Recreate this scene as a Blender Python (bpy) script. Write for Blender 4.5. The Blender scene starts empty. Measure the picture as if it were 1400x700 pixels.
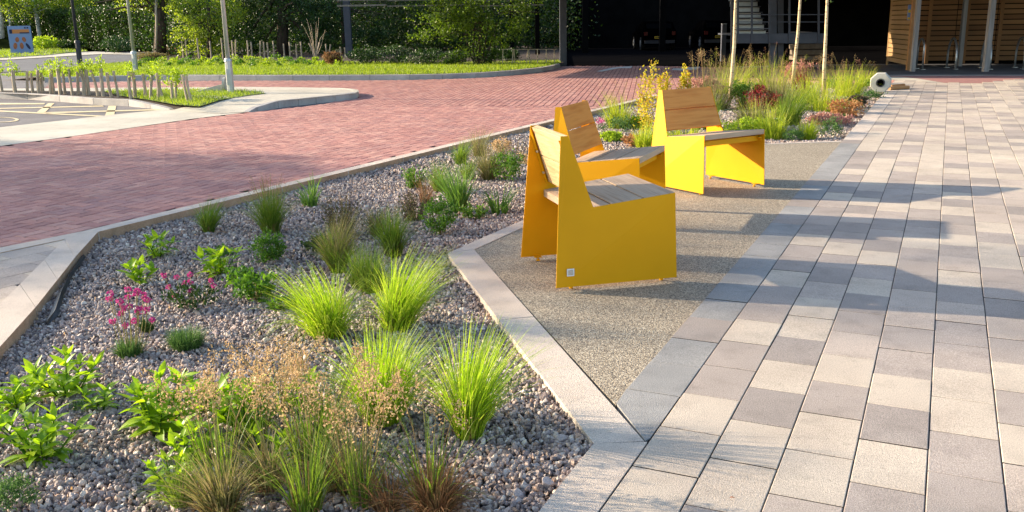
import bpy, bmesh, math, random
import numpy as np
from mathutils import Vector, Matrix
R = math.radians
sc = bpy.context.scene
COL = sc.collection

# ------------------------------------------------------------------ camera
F_PX, PITCH, ROLL, H = 1255.0, .2488, -.0180, 1.30
_cp, _sp = math.cos(PITCH), math.sin(PITCH)
_F = np.array([0, _cp, -_sp]); _R0 = np.array([1., 0, 0]); _U0 = np.array([0, _sp, _cp])
_R = _R0 * math.cos(ROLL) + _U0 * math.sin(ROLL)
_U = -_R0 * math.sin(ROLL) + _U0 * math.cos(ROLL)
cam_d = bpy.data.cameras.new('camera'); cam = bpy.data.objects.new('camera', cam_d); COL.objects.link(cam)
cam_d.sensor_width = 36; cam_d.lens = F_PX / 1400 * 36; cam_d.clip_start = .05; cam_d.clip_end = 1500
_m = Matrix.Identity(4)
for i in range(3):
    _m[i][0] = _R[i]; _m[i][1] = _U[i]; _m[i][2] = -_F[i]
_m[2][3] = H
cam.matrix_world = _m
sc.camera = cam

# ------------------------------------------------------------------ light
SUN_AZ, SUN_EL = 287.0, 17.7            # where the sun stands, clockwise from +Y
wd = bpy.data.worlds.new('World'); sc.world = wd; wd.use_nodes = True
_n = wd.node_tree.nodes; _sky = _n.new('ShaderNodeTexSky'); _sky.sky_type = 'NISHITA'; _sky.sun_disc = False
_sky.sun_elevation = R(SUN_EL); _sky.sun_rotation = R(SUN_AZ)
wd.node_tree.links.new(_sky.outputs[0], _n['Background'].inputs[0]); _n['Background'].inputs[1].default_value = .145
sun_d = bpy.data.lights.new('sun', 'SUN'); sun_d.energy = 4.8; sun_d.angle = R(.5); sun_d.color = (1, .84, .62)
sun = bpy.data.objects.new('sun', sun_d); COL.objects.link(sun)
_sv = Vector((math.sin(R(SUN_AZ)) * math.cos(R(SUN_EL)), math.cos(R(SUN_AZ)) * math.cos(R(SUN_EL)), math.sin(R(SUN_EL))))
sun.rotation_euler = _sv.to_track_quat('Z', 'Y').to_euler()
sc.view_settings.view_transform = 'Standard'; sc.view_settings.look = 'None'
sc.view_settings.exposure = 1.47; sc.view_settings.gamma = 1

# ------------------------------------------------------------------ helpers
def gp(x, y, z=0.0):
    """ground point seen at photo pixel (x, y) on the level z"""
    r = _F * F_PX + _R * (x - 700) - _U * (y - 350)
    t = (z - H) / r[2]
    return Vector((r[0] * t, r[1] * t, z))
def mpp(p):
    """metres per photo pixel at a point"""
    d = np.array([p[0], p[1], p[2] - H]) @ _F
    return d / F_PX
def hz(p, y):
    """height at which the vertical line over p crosses photo row y"""
    lo, hi = -1., 8.
    for _ in range(40):
        m = (lo + hi) / 2
        d = np.array([p[0], p[1], m - H]); yy = 350 - F_PX * (d @ _U) / (d @ _F)
        if yy > y: lo = m
        else: hi = m
    return (lo + hi) / 2
def props(o, label=None, cat=None, group=None, kind=None):
    if label: o['label'] = label
    if cat: o['category'] = cat
    if group: o['group'] = group
    if kind: o['kind'] = kind
    return o
def link(o, parent=None):
    COL.objects.link(o)
    if parent: o.parent = parent
    return o
def empty(name, loc=(0, 0, 0), rz=0, label=None, cat=None, group=None):
    o = bpy.data.objects.new(name, None); o.empty_display_size = .2
    o.location = loc; o.rotation_euler = (0, 0, rz)
    link(o); return props(o, label, cat, group)
def mesh_np(name, V, Fc, mats=None, smooth=False, midx=None):
    """V (n,3), Fc (m,k) -> mesh, quick"""
    V = np.asarray(V, dtype=np.float32); Fc = np.asarray(Fc, dtype=np.int32)
    me = bpy.data.meshes.new(name); m, k = Fc.shape
    me.vertices.add(len(V)); me.vertices.foreach_set('co', V.ravel())
    me.loops.add(m * k); me.loops.foreach_set('vertex_index', Fc.ravel())
    me.polygons.add(m); me.polygons.foreach_set('loop_start', np.arange(0, m * k, k, dtype=np.int32))
    me.polygons.foreach_set('loop_total', np.full(m, k, dtype=np.int32))
    if midx is not None: me.polygons.foreach_set('material_index', np.asarray(midx, dtype=np.int32))
    me.polygons.foreach_set('use_smooth', np.full(m, bool(smooth), dtype=bool))
    for mt in (mats or []): me.materials.append(mt)
    me.update(calc_edges=True); return me
def obj(name, me, parent=None, loc=(0, 0, 0), rot=(0, 0, 0)):
    o = bpy.data.objects.new(name, me); o.location = loc; o.rotation_euler = rot
    return link(o, parent)
class MB:
    """collects shapes for one mesh"""
    def __init__(s): s.v = []; s.f = []; s.m = []
    def add(s, vs, fs, mi=0):
        b = len(s.v); s.v += [tuple(v) for v in vs]; s.f += [tuple(b + i for i in f) for f in fs]; s.m += [mi] * len(fs)
    def box(s, c, d, rz=0, mi=0, rx=0):
        M = Matrix.Rotation(rz, 3, 'Z') @ Matrix.Rotation(rx, 3, 'X')
        vs = [Vector(c) + M @ Vector((x * d[0] / 2, y * d[1] / 2, z * d[2] / 2)) for z in (-1, 1) for y in (-1, 1) for x in (-1, 1)]
        s.add(vs, [(0, 2, 3, 1), (4, 5, 7, 6), (0, 1, 5, 4), (2, 6, 7, 3), (0, 4, 6, 2), (1, 3, 7, 5)], mi)
    def prism(s, poly, z0, z1, mi=0, ms=None):
        n = len(poly); vs = [(p[0], p[1], z0) for p in poly] + [(p[0], p[1], z1) for p in poly]
        s.add(vs, [tuple(range(n, 2 * n))], mi)
        s.add(vs, [(i, (i + 1) % n, n + (i + 1) % n, n + i) for i in range(n)], mi if ms is None else ms)
    def tube(s, pts, rad, n=8, mi=0, cap=True):
        pts = [Vector(p) for p in pts]
        rad = rad if isinstance(rad, (list, tuple)) else [rad] * len(pts)
        b = len(s.v); up = Vector((0, 0, 1))
        t0 = (pts[1] - pts[0]).normalized()
        a = t0.cross(up if abs(t0.z) < .9 else Vector((1, 0, 0))).normalized()
        for i, p in enumerate(pts):
            t = (pts[min(i + 1, len(pts) - 1)] - pts[max(i - 1, 0)]).normalized()
            a = (a - t * a.dot(t)).normalized(); c = t.cross(a)
            for k in range(n):
                w = 2 * math.pi * k / n
                s.v.append(tuple(p + (a * math.cos(w) + c * math.sin(w)) * rad[i]))
        for i in range(len(pts) - 1):
            for k in range(n):
                s.f.append((b + i * n + k, b + i * n + (k + 1) % n, b + (i + 1) * n + (k + 1) % n, b + (i + 1) * n + k)); s.m.append(mi)
        if cap:
            s.f.append(tuple(b + k for k in range(n))[::-1]); s.m.append(mi)
            e = b + (len(pts) - 1) * n; s.f.append(tuple(e + k for k in range(n))); s.m.append(mi)
    def build(s, name, mats, parent=None, loc=(0, 0, 0), rz=0, smooth=False, bevel=0):
        me = bpy.data.meshes.new(name); me.from_pydata(s.v, [], s.f); me.polygons.foreach_set('material_index', s.m)
        for mt in (mats if isinstance(mats, (list, tuple)) else [mats]): me.materials.append(mt)
        bm = bmesh.new(); bm.from_mesh(me); bmesh.ops.recalc_face_normals(bm, faces=bm.faces)
        if bevel:
            bmesh.ops.bevel(bm, geom=[e for e in bm.edges if len(e.link_faces) == 2 and e.calc_face_angle(0) > .5], offset=bevel, segments=2, affect='EDGES', profile=.6)
        bm.to_mesh(me); bm.free()
        if smooth: me.polygons.foreach_set('use_smooth', [True] * len(me.polygons))
        me.update(); return obj(name, me, parent, loc, (0, 0, rz))

# ------------------------------------------------------------------ materials
def ramp(nt, cols, fac, const=False):
    r = nt.nodes.new('ShaderNodeValToRGB'); e = r.color_ramp.elements
    if const: r.color_ramp.interpolation = 'CONSTANT'
    n = len(cols)
    while len(e) < n: e.new(.5)
    for i, c in enumerate(cols):
        e[i].position = (i / n if const else i / max(1, n - 1)); e[i].color = (*c, 1)
    nt.links.new(fac, r.inputs[0]); return r.outputs[0]
def mat(name, cols, by='noise', scale=4., rough=.8, bump=0., bscale=60., speck=None, sscale=250., samt=.3, trans=0., tcol=None, metal=0., detail=4., stretch=None, big=0., spec=.3, coat=0.):
    """cols: colours mixed by noise / island / object random; speck: fine grain; big: broad light-dark wear"""
    m = bpy.data.materials.new(name); m.use_nodes = True; nt = m.node_tree; N = nt.nodes; L = nt.links
    bs = N['Principled BSDF']; bs.inputs['Roughness'].default_value = rough; bs.inputs['Metallic'].default_value = metal
    bs.inputs['Specular IOR Level'].default_value = spec; bs.inputs['Coat Weight'].default_value = coat
    g = N.new('ShaderNodeNewGeometry'); pos = g.outputs['Position']
    tc = N.new('ShaderNodeTexCoord')
    if stretch:
        mp = N.new('ShaderNodeMapping'); mp.inputs['Scale'].default_value = stretch; L.new(tc.outputs['Object'], mp.inputs[0]); pos = mp.outputs[0]
    def noise(s, d=4.):
        n = N.new('ShaderNodeTexNoise'); n.inputs['Scale'].default_value = s; n.inputs['Detail'].default_value = d; L.new(pos, n.inputs['Vector']); return n.outputs['Fac']
    if by == 'island': fac = g.outputs['Random Per Island']
    elif by == 'object':
        oi = N.new('ShaderNodeObjectInfo'); fac = oi.outputs['Random']
    else:
        mr = N.new('ShaderNodeMapRange'); mr.inputs[1].default_value = .32; mr.inputs[2].default_value = .68; L.new(noise(scale, detail), mr.inputs[0]); fac = mr.outputs[0]
    c = ramp(nt, cols, fac) if len(cols) > 1 else None
    if c is None:
        rgb = N.new('ShaderNodeRGB'); rgb.outputs[0].default_value = (*cols[0], 1); c = rgb.outputs[0]
    def mul(c, facout, lo, hi, a=.3, b=.7):
        mr = N.new('ShaderNodeMapRange'); mr.inputs[1].default_value = a; mr.inputs[2].default_value = b; mr.inputs[3].default_value = lo; mr.inputs[4].default_value = hi
        L.new(facout, mr.inputs[0]); mx = N.new('ShaderNodeMix'); mx.data_type = 'RGBA'; mx.blend_type = 'MULTIPLY'; mx.inputs[0].default_value = 1
        L.new(c, mx.inputs[6]); L.new(mr.outputs[0], mx.inputs[7]); return mx.outputs[2]
    if big: c = mul(c, noise(.9, 5), 1 - big, 1 + big)
    if speck: c = mul(c, noise(7.5, 7), 1.02, .84, .52, .74); c = mul(c, noise(38, 3), 1.0, .80, .62, .74)
    if samt and speck: 
        c = mul(c, noise(sscale, 2), 1 - samt, 1 + samt)
    L.new(c, bs.inputs['Base Color'])
    if bump:
        bp = N.new('ShaderNodeBump'); bp.inputs['Strength'].default_value = bump; bp.inputs['Distance'].default_value = .01
        L.new(noise(bscale, 3), bp.inputs['Height']); L.new(bp.outputs[0], bs.inputs['Normal'])
    if trans:
        tr = N.new('ShaderNodeBsdfTranslucent')
        if tcol:
            mx = N.new('ShaderNodeMix'); mx.data_type = 'RGBA'; mx.blend_type = 'MULTIPLY'; mx.inputs[0].default_value = 1
            L.new(c, mx.inputs[6]); mx.inputs[7].default_value = (*tcol, 1); L.new(mx.outputs[2], tr.inputs[0])
        else: L.new(c, tr.inputs[0])
        ms = N.new('ShaderNodeMixShader'); ms.inputs[0].default_value = trans
        L.new(bs.outputs[0], ms.inputs[1]); L.new(tr.outputs[0], ms.inputs[2]); L.new(ms.outputs[0], N['Material Output'].inputs[0])
    return m
S = True
M = dict(
 light=mat('paver_light', [(.46, .38, .305), (.54, .455, .365)], speck=S, samt=.28, bump=.5, bscale=300, scale=3, big=.10, rough=.85),
 pink=mat('paver_pale_grey', [(.41, .335, .28), (.48, .395, .33)], speck=S, samt=.3, bump=.5, bscale=300, scale=3, big=.10, rough=.85),
 mid=mat('paver_mid_grey', [(.335, .28, .242), (.395, .33, .288)], speck=S, samt=.3, bump=.5, bscale=300, scale=3, big=.10, rough=.85),
 dark=mat('paver_dark_grey', [(.285, .24, .212), (.335, .285, .252)], speck=S, samt=.3, bump=.5, bscale=300, scale=3, big=.10, rough=.85),
 edge=mat('paver_edge_grey', [(.24, .232, .222), (.32, .305, .29)], speck=S, samt=.3, bump=.5, bscale=300, scale=3, big=.10, rough=.85),
 kerb=mat('kerb_granite', [(.49, .405, .335), (.57, .48, .40)], speck=S, samt=.3, bump=.5, bscale=300, scale=2, big=.12, rough=.85),
 kerbside=mat('kerb_side_tan', [(.36, .225, .13), (.46, .30, .19)], speck=S, samt=.3, bump=.5, bscale=120, scale=14, big=.12, rough=.9),
 conc=mat('pale_concrete', [(.42, .38, .31), (.54, .49, .40)], speck=S, samt=.2, bump=.3, bscale=200, scale=1.2, big=.12, rough=.85),
 kerbgrey=mat('kerb_grey', [(.30, .28, .27), (.42, .39, .36)], speck=S, samt=.2, bump=.3, bscale=150, scale=2, big=.12, rough=.85),
 resin=mat('resin_gravel', [(.07, .06, .05), (.27, .22, .165), (.37, .305, .22), (.60, .52, .40)], scale=150, detail=1.5, bump=1., bscale=180, big=.10, rough=.75),
 bed=mat('gravel_base', [(.05, .045, .05), (.12, .11, .115)], scale=60, bump=1, bscale=80, rough=.9),
 sand=mat('joint_sand', [(.010, .007, .006), (.028, .021, .018)], scale=40, rough=.95),
 brick=mat('brick_red', [(.33, .150, .130), (.38, .175, .15), (.45, .22, .18), (.34, .17, .155), (.49, .26, .21), (.41, .185, .155)], by='island', speck=S, samt=.25, sscale=160, bump=.4, bscale=150, big=.07, rough=.85),
 brick2=mat('brick_block', [(.33, .150, .130), (.38, .175, .15), (.45, .22, .18), (.34, .17, .155), (.49, .26, .21), (.41, .185, .155)], by='object', speck=S, samt=.25, sscale=160, bump=.4, bscale=150, big=.12, rough=.85),
 asphalt=mat('asphalt', [(.12, .11, .115), (.18, .165, .165)], speck=S, samt=.35, sscale=120, scale=1, bump=.4, bscale=150, big=.15, rough=.9),
 road=mat('road_asphalt', [(.075, .075, .085), (.11, .11, .12)], speck=S, samt=.3, sscale=90, scale=.7, big=.15, rough=.9),
 cream=mat('cream_paint', [(.55, .43, .24), (.68, .56, .34)], scale=12, rough=.7, big=.1),
 white=mat('road_white', [(.45, .45, .45), (.6, .6, .6)], scale=8, rough=.7),
 soil=mat('bark_soil', [(.018, .012, .01), (.07, .045, .03)], scale=40, bump=1, bscale=60, rough=.95),
 turf=mat('turf_soil', [(.07, .10, .015), (.12, .17, .02)], scale=6, bump=.6, bscale=50, rough=.95),
 yellow=mat('yellow_paint', [(.62, .285, .002), (.70, .325, .003)], scale=2.2, rough=.5, bump=.05, bscale=400, spec=.15),
 steel=mat('galvanised', [(.34, .35, .36), (.46, .47, .48)], scale=12, rough=.4, metal=.85),
 greymetal=mat('lamp_grey', [(.42, .43, .43), (.5, .5, .5)], scale=8, rough=.45, metal=.5),
 darkmetal=mat('dark_metal', [(.035, .035, .042), (.05, .05, .058)], scale=5, rough=.5),
 bluegrey=mat('blue_grey_steel', [(.055, .06, .08), (.075, .08, .10)], scale=5, rough=.5),
 black=mat('black_interior', [(.005, .005, .0055), (.008, .008, .0085)], scale=2, rough=1, spec=0.),  # shade under the deck is put into this near-black colour
 shadeslab=mat('undercroft_floor', [(.004, .004, .005), (.006, .006, .007)], scale=1.5, rough=1, spec=0.),  # undercroft shade put into the slab colour
 plate=mat('number_plate', [(.5, .33, .03)], rough=.5), platemark=mat('plate_mark', [(.02, .02, .02)], rough=.5),
 carpaint=mat('car_paint_shaded', [(.0010, .0010, .0012)], rough=1, spec=0.), tyre=mat('tyre', [(.01, .01, .01)], rough=.9),  # car body colour darkened to hold the shade under the deck
 glass=mat('car_glass', [(.001, .001, .0014)], rough=.5, spec=.02), redlamp=mat('red_lamp', [(.08, .004, .004)], rough=.3),
 woodseat=mat('wood_sky_sheen', [(.33, .215, .135), (.47, .34, .23), (.40, .27, .175)], stretch=(2.5, 40, 40), scale=1, bump=.25, bscale=3, rough=.7),  # grey of the reflected sky put into the seat timber's colour
 woodback=mat('wood_warm', [(.50, .165, .022), (.62, .245, .045), (.56, .205, .032)], stretch=(2.0, 26, 26), scale=1, bump=.25, bscale=3, rough=.6),
 woodsunlit=mat('wood_sunlit', [(.42, .27, .13), (.56, .39, .21), (.48, .32, .165)], stretch=(2.5, 34, 34), scale=1, bump=.25, bscale=3, rough=.65),  # sunlight on the near chair's back put into a paler timber colour
 knot=mat('wood_knot', [(.12, .045, .015)], rough=.7),
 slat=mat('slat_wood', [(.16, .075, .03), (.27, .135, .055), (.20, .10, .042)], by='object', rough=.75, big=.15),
 slatlit=mat('slat_wood_lit', [(.26, .155, .065), (.34, .21, .10)], by='object', rough=.75, big=.12),  # sunlight on the side panel put into a lighter slat colour
 postwood=mat('orange_timber', [(.30, .14, .05), (.38, .19, .075)], scale=5, rough=.75),
 greywood=mat('grey_timber', [(.20, .185, .175), (.30, .275, .26)], stretch=(20, 20, 1.5), scale=1, bump=.3, bscale=4, rough=.85),
 stake=mat('stake_wood', [(.22, .17, .12), (.46, .38, .28), (.33, .26, .18)], stretch=(30, 30, 4), scale=1, bump=.6, bscale=2, rough=.9),
 bark=mat('bark_dark', [(.035, .025, .018), (.09, .065, .045)], stretch=(14, 14, 3), scale=1, bump=1, bscale=2, rough=.95),
 birch=mat('birch_bark', [(.52, .36, .19), (.66, .50, .31)], stretch=(6, 6, 30), scale=1, bump=.4, bscale=2, rough=.75),
 whitebark=mat('white_bark', [(.25, .23, .20), (.62, .60, .55)], stretch=(6, 6, 5), scale=1, bump=.4, bscale=2, rough=.8),
 lenticel=mat('birch_mark', [(.04, .03, .02)], rough=.9),
 stone=mat('octagon_concrete', [(.40, .38, .33), (.50, .47, .41)], speck=S, samt=.15, scale=9, bump=.3, bscale=90, rough=.85),
 sandblock=mat('sand_block', [(.14, .11, .08), (.20, .16, .12)], scale=8, rough=.9),
 signblue=mat('sign_blue', [(.20, .27, .45)], rough=.5), signdark=mat('sign_navy', [(.015, .02, .06)], rough=.5), signorange=mat('sign_orange', [(.55, .20, .06)], rough=.5),
 signskin=mat('sign_brown', [(.30, .085, .03), (.42, .14, .06)], scale=6, rough=.5), signyellow=mat('sign_yellow', [(.75, .5, .03)], rough=.5), signwhite=mat('sign_white', [(.7, .7, .7)], rough=.5),
 facade=mat('pale_facade', [(.42, .47, .55), (.52, .56, .62)], scale=.3, rough=.8), bluecar=mat('blue_panel', [(.10, .22, .42)], rough=.35),
 membrane=mat('black_membrane', [(.012, .012, .014), (.03, .03, .033)], rough=.45),
 # leaves
 lime=mat('grass_lime', [(.13, .24, .01), (.42, .56, .03), (.26, .42, .015), (.60, .62, .10), (.34, .50, .02)], by='island', rough=.45, trans=.5, tcol=(1.0, 1.1, .6), spec=.25),
 limefar=mat('grass_lime_far', [(.28, .38, .02), (.42, .50, .03), (.52, .50, .09)], by='island', rough=.5, trans=.5, tcol=(1.1, 1.1, .6)),
 green=mat('grass_green', [(.07, .15, .015), (.15, .25, .025), (.24, .30, .05), (.11, .20, .02)], by='island', rough=.5, trans=.45, tcol=(1.1, 1.15, .6)),
 dull=mat('grass_dull', [(.13, .15, .03), (.25, .24, .07), (.36, .28, .13), (.10, .14, .02)], by='island', rough=.6, trans=.4),
 strappy=mat('strap_leaf', [(.08, .17, .035), (.14, .25, .05), (.19, .31, .06)], by='island', rough=.4, trans=.4, tcol=(1.1, 1.2, .6)),
 brightleaf=mat('bright_leaf', [(.16, .30, .015), (.26, .42, .02), (.34, .48, .03)], by='object', rough=.4, trans=.5, tcol=(1.3, 1.3, .5), spec=.3),
 midleaf=mat('mid_leaf', [(.05, .13, .015), (.09, .20, .02), (.14, .27, .03)], by='island', rough=.45, trans=.4, tcol=(1.2, 1.2, .5)),
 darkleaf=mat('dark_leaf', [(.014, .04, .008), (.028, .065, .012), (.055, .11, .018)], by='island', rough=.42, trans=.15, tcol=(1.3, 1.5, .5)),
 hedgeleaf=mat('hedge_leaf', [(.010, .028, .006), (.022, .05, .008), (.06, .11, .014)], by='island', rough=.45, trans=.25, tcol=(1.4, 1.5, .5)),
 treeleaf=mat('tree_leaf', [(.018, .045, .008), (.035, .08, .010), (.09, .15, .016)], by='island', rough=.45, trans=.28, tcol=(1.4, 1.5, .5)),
 mound=mat('mound_leaf', [(.05, .12, .03), (.09, .18, .04), (.13, .23, .05)], by='island', rough=.5, trans=.35),
 maplelit=mat('maple_leaf_lit', [(.04, .08, .010), (.09, .15, .014), (.20, .28, .025)], by='island', rough=.45, trans=.4, tcol=(1.3, 1.4, .5)),  # brighter leaf copy, sunlight on the maple put into its colour
 yellowleaf=mat('yellow_leaf', [(.58, .44, .02), (.66, .52, .03), (.40, .44, .03), (.60, .28, .03)], by='island', rough=.5, trans=.5),
 orangeleaf=mat('orange_leaf', [(.42, .19, .06), (.50, .26, .10), (.32, .12, .05), (.45, .32, .12)], by='island', rough=.6, trans=.4),
 redleaf=mat('red_leaf', [(.22, .015, .02), (.32, .04, .035), (.13, .015, .02)], by='island', rough=.5, trans=.4),
 purple=mat('purple_leaf', [(.10, .06, .05), (.16, .10, .06), (.09, .11, .03), (.07, .05, .045)], by='island', rough=.6, trans=.3),
 pinkhead=mat('pink_seed', [(.42, .17, .15), (.50, .27, .20), (.36, .14, .12)], by='island', rough=.7, trans=.4),
 seed=mat('dry_seed', [(.50, .32, .15), (.62, .43, .23), (.38, .23, .10)], by='island', rough=.8, trans=.35),
 straw=mat('straw_stem', [(.36, .26, .11), (.26, .24, .08), (.20, .12, .05)], by='island', rough=.8, trans=.2),
 deadtuft=mat('dead_grass', [(.16, .07, .03), (.26, .12, .05), (.36, .21, .10), (.12, .10, .03)], by='island', rough=.8, trans=.3),
 flower=mat('pink_flower', [(.46, .03, .20), (.60, .08, .30), (.52, .05, .24)], by='island', rough=.6, trans=.35),
 litter=mat('dead_leaf', [(.42, .13, .03), (.30, .08, .02)], by='object', rough=.7, trans=.2),
)
STONES = mat('gravel_stone', [(.10, .08, .075), (.30, .235, .21), (.43, .335, .29), (.36, .235, .165), (.54, .42, .33), (.19, .16, .155), (.40, .31, .275), (.68, .60, .51), (.28, .21, .19), (.13, .105, .10), (.46, .40, .37), (.34, .25, .22)], by='object', speck=S, samt=.25, sscale=200, bump=.4, bscale=150, rough=.7)

# ------------------------------------------------------------------ foliage builders
def blades(rng, n, r0, length, tilt, width, segs=4, curve=1.6, lvar=.35, z0=0., ell=1.):
    """arching grass blades; returns verts, quads"""
    az = rng.uniform(0, 2 * np.pi, n); rr = r0 * np.sqrt(rng.uniform(0, 1, n))
    a2 = az + rng.normal(0, .5, n)
    base = np.stack([np.cos(a2) * rr * ell, np.sin(a2) * rr, np.full(n, z0)], 1)
    Ln = length * (1 - lvar * rng.uniform(0, 1, n)); tl = tilt * (rr / max(r0, 1e-6) * .45 + .55) * rng.uniform(.1, 1.75, n) ** 1.1
    wd_ = width * rng.uniform(.6, 1.2, n); tw = az + np.pi / 2 + rng.normal(0, .6, n)
    side = np.stack([np.cos(tw), np.sin(tw), np.zeros(n)], 1)
    V = np.zeros((n, segs + 1, 2, 3)); p = base.copy(); t0 = tl * .35
    for i in range(segs + 1):
        u = i / segs; w = wd_ * (1 - u ** 1.6) * .5 + .0002
        V[:, i, 0] = p - side * w[:, None]; V[:, i, 1] = p + side * w[:, None]
        th = t0 + (tl * curve - t0) * ((i + .5) / segs) ** 1.3
        st = Ln / segs
        p = p + np.stack([np.cos(az) * np.sin(th) * st, np.sin(az) * np.sin(th) * st, np.cos(th) * st], 1)
    idx = np.arange(n)[:, None] * (segs + 1) * 2 + np.arange(segs)[None, :] * 2
    Fq = np.stack([idx, idx + 1, idx + 3, idx + 2], -1).reshape(-1, 4)
    return V.reshape(-1, 3), Fq
def leaves(rng, P, size, up=.3, aspect=.5, svar=.4, out=None):
    """diamond leaves folded on the midrib at points P"""
    n = len(P); d = rng.normal(0, 1, (n, 3)); 
    if out is not None: d = d * .8 + out
    d[:, 2] += up; d /= np.linalg.norm(d, axis=1)[:, None]
    s = np.cross(d, rng.normal(0, 1, (n, 3))); s /= np.linalg.norm(s, axis=1)[:, None]; nn = np.cross(d, s)
    L_ = size * (1 - svar * rng.uniform(0, 1, n))[:, None]
    V = np.stack([P, P + d * L_ * .45 + s * L_ * aspect * .5 + nn * L_ * .08, P + d * L_, P + d * L_ * .45 - s * L_ * aspect * .5 + nn * L_ * .08], 1)
    i = np.arange(n)[:, None] * 4
    return V.reshape(-1, 3), np.concatenate([i, i + 1, i + 2, i + 3], 1)
def blob_pts(rng, n, c, r, shell=.55, clumps=40, csize=.28, flat=False):
    """points gathered in clumps over an uneven ellipsoid"""
    u = rng.normal(0, 1, (clumps, 3)); u /= np.linalg.norm(u, axis=1)[:, None]
    if flat: u[:, 2] = np.abs(u[:, 2])
    cc = u * (shell + (1 - shell) * rng.uniform(0, 1, (clumps, 1))) * rng.uniform(.75, 1.12, (clumps, 1))
    k = rng.integers(0, clumps, n); q = cc[k] + rng.normal(0, 1, (n, 3)) * csize * rng.uniform(.4, 1.1, (clumps, 1))[k]
    return q * np.array(r) + np.array(c), u[k]
def join(parts):
    V, Fq, b, mi = [], [], 0, []
    for it in parts:
        v, f = it[0], it[1]; V.append(v); Fq.append(f + b); b += len(v); mi.append(np.full(len(f), it[2] if len(it) > 2 else 0))
    return np.concatenate(V), np.concatenate(Fq), np.concatenate(mi)
def in_poly(P, poly):
    x, y = P[:, 0], P[:, 1]; ins = np.zeros(len(P), bool); n = len(poly); j = n - 1
    for i in range(n):
        xi, yi = poly[i][0], poly[i][1]; xj, yj = poly[j][0], poly[j][1]
        if yi != yj:
            c = ((yi > y) != (yj > y)) & (x < (xj - xi) * (y - yi) / (yj - yi) + xi); ins ^= c
        j = i
    return ins
def sheet(name, poly, z, m, label=None, kind='structure', thick=0):
    b = MB()
    if thick: b.prism(poly, z - thick, z)
    else: b.add([(p[0], p[1], z) for p in poly], [tuple(range(len(poly)))])
    o = b.build(name, m)
    return props(o, kind=kind)

# ------------------------------------------------------------------ ground sheets
GZ = -.055
b = MB(); b.box((0, 60, -.23), (700, 700, .02)); ground = b.build('ground', M['soil']); props(ground, kind='structure')

TH = .43843; D = np.array([math.sin(TH), math.cos(TH)]); Nn = np.array([math.cos(TH), -math.sin(TH)])
OFF, PW, PL = -.7558, .20204, .3048
def pc(n, d): return Vector((Nn[0] * n + D[0] * d, Nn[1] * n + D[1] * d, 0))
def col(k): return OFF + k * PW

# bed and kerb outlines, in metres on the ground
kA = [gp(0, 474), gp(48.6, 420), gp(103, 351), gp(134, 317), gp(250, 287), gp(430, 245), gp(700, 178.5), gp(863, 137)]
kA = [Vector((kA[0].x - (kA[1].x - kA[0].x) * 2.2, kA[0].y - (kA[1].y - kA[0].y) * 2.2, 0))] + kA[1:3] + [kA[3]]
corner = kA[3]
d27 = Vector((math.sin(R(27.06)), math.cos(R(27.06)), 0)); n27 = Vector((d27.y, -d27.x, 0))
road_end = corner + d27 * 15.6
far_corner = gp(1182, 118, 0)
res_out = [gp(881, 603), gp(812, 606), gp(612, 346)]             # bed-side kerb top edge of the resin area
w_k = .115
A0 = gp(812, 606); A1 = gp(612, 346)
A2 = A1 + d27 * 5.02                                              # corner hidden behind the far chair
A3 = pc(col(-1) - .005, 10.52)
bedR0 = pc(OFF - .14, 1.0)
bed_poly = [kA[0] , kA[1], kA[2], kA[3], road_end, pc(col(-1), 19.9), A3, A2, A1, A0, pc(-.886, 2.0), pc(-.886, .6)]
sheet('gravel_bed', bed_poly, GZ - .02, M['bed'])

# resin bound surface
B0 = pc(col(-1) - .002, 2.86 - .02); 
res_poly = [gp(842, 552), gp(648, 341), gp(648, 341) + d27 * 4.95, pc(col(-1), 10.42)]
sheet('resin_surface', res_poly, -.004, M['resin'], thick=.1)

# ------------------------------------------------------------------ paver path
path = props(MB().build('paved_path', M['sand']) if False else sheet('paved_path', [pc(col(0) - .01, .3), pc(col(0) - .01, 2.64), pc(col(-1) + .004, 2.9), pc(col(-1), 10.6), pc(col(-1), 21.7), pc(col(23), 21.7), pc(col(23), .3)], -.0062, M['sand']), kind='structure')
def paver_mesh(m, w=PW - .0032, l=PL - .0064, ch=.0025, h=.05):
    x, y = w / 2, l / 2; V = []
    for (xx, yy, z) in ((x - ch, y - ch, 0), (x, y, -ch), (x, y, -h)):
        V += [(-xx, -yy, z), (xx, -yy, z), (xx, yy, z), (-xx, yy, z)]
    Fq = [(0, 1, 2, 3)]
    for r in (0, 4):
        Fq += [(r + (i + 1) % 4, r + i, r + 4 + i, r + 4 + (i + 1) % 4) for i in range(4)]
    return np.array(V), np.array(Fq), m
joints = {0: [2.438, 2.746, 3.043, 3.344, 3.642, 3.935, 4.238, 4.526, 4.839, 5.162, 5.433, 5.702, 6.015, 6.342], 1: [2.278], 2: [2.430], 3: [2.589], 4: [2.744], 5: [2.582], -1: [2.70]}
tone = {0: 'LLLMMLMMLDMLDM', 1: 'MLLDLDLLPDMLMD', 2: 'PLLMLPMDLMLDMD', 3: 'MLDLMMPPDMMLMD', 4: 'MMLLMMPDLPMLMD', 5: 'MPLMLMPDMMLLML'}
TK = {'L': 'light', 'P': 'pink', 'M': 'mid', 'D': 'dark'}
rng = np.random.default_rng(5); random.seed(5)
pav = []
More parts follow.
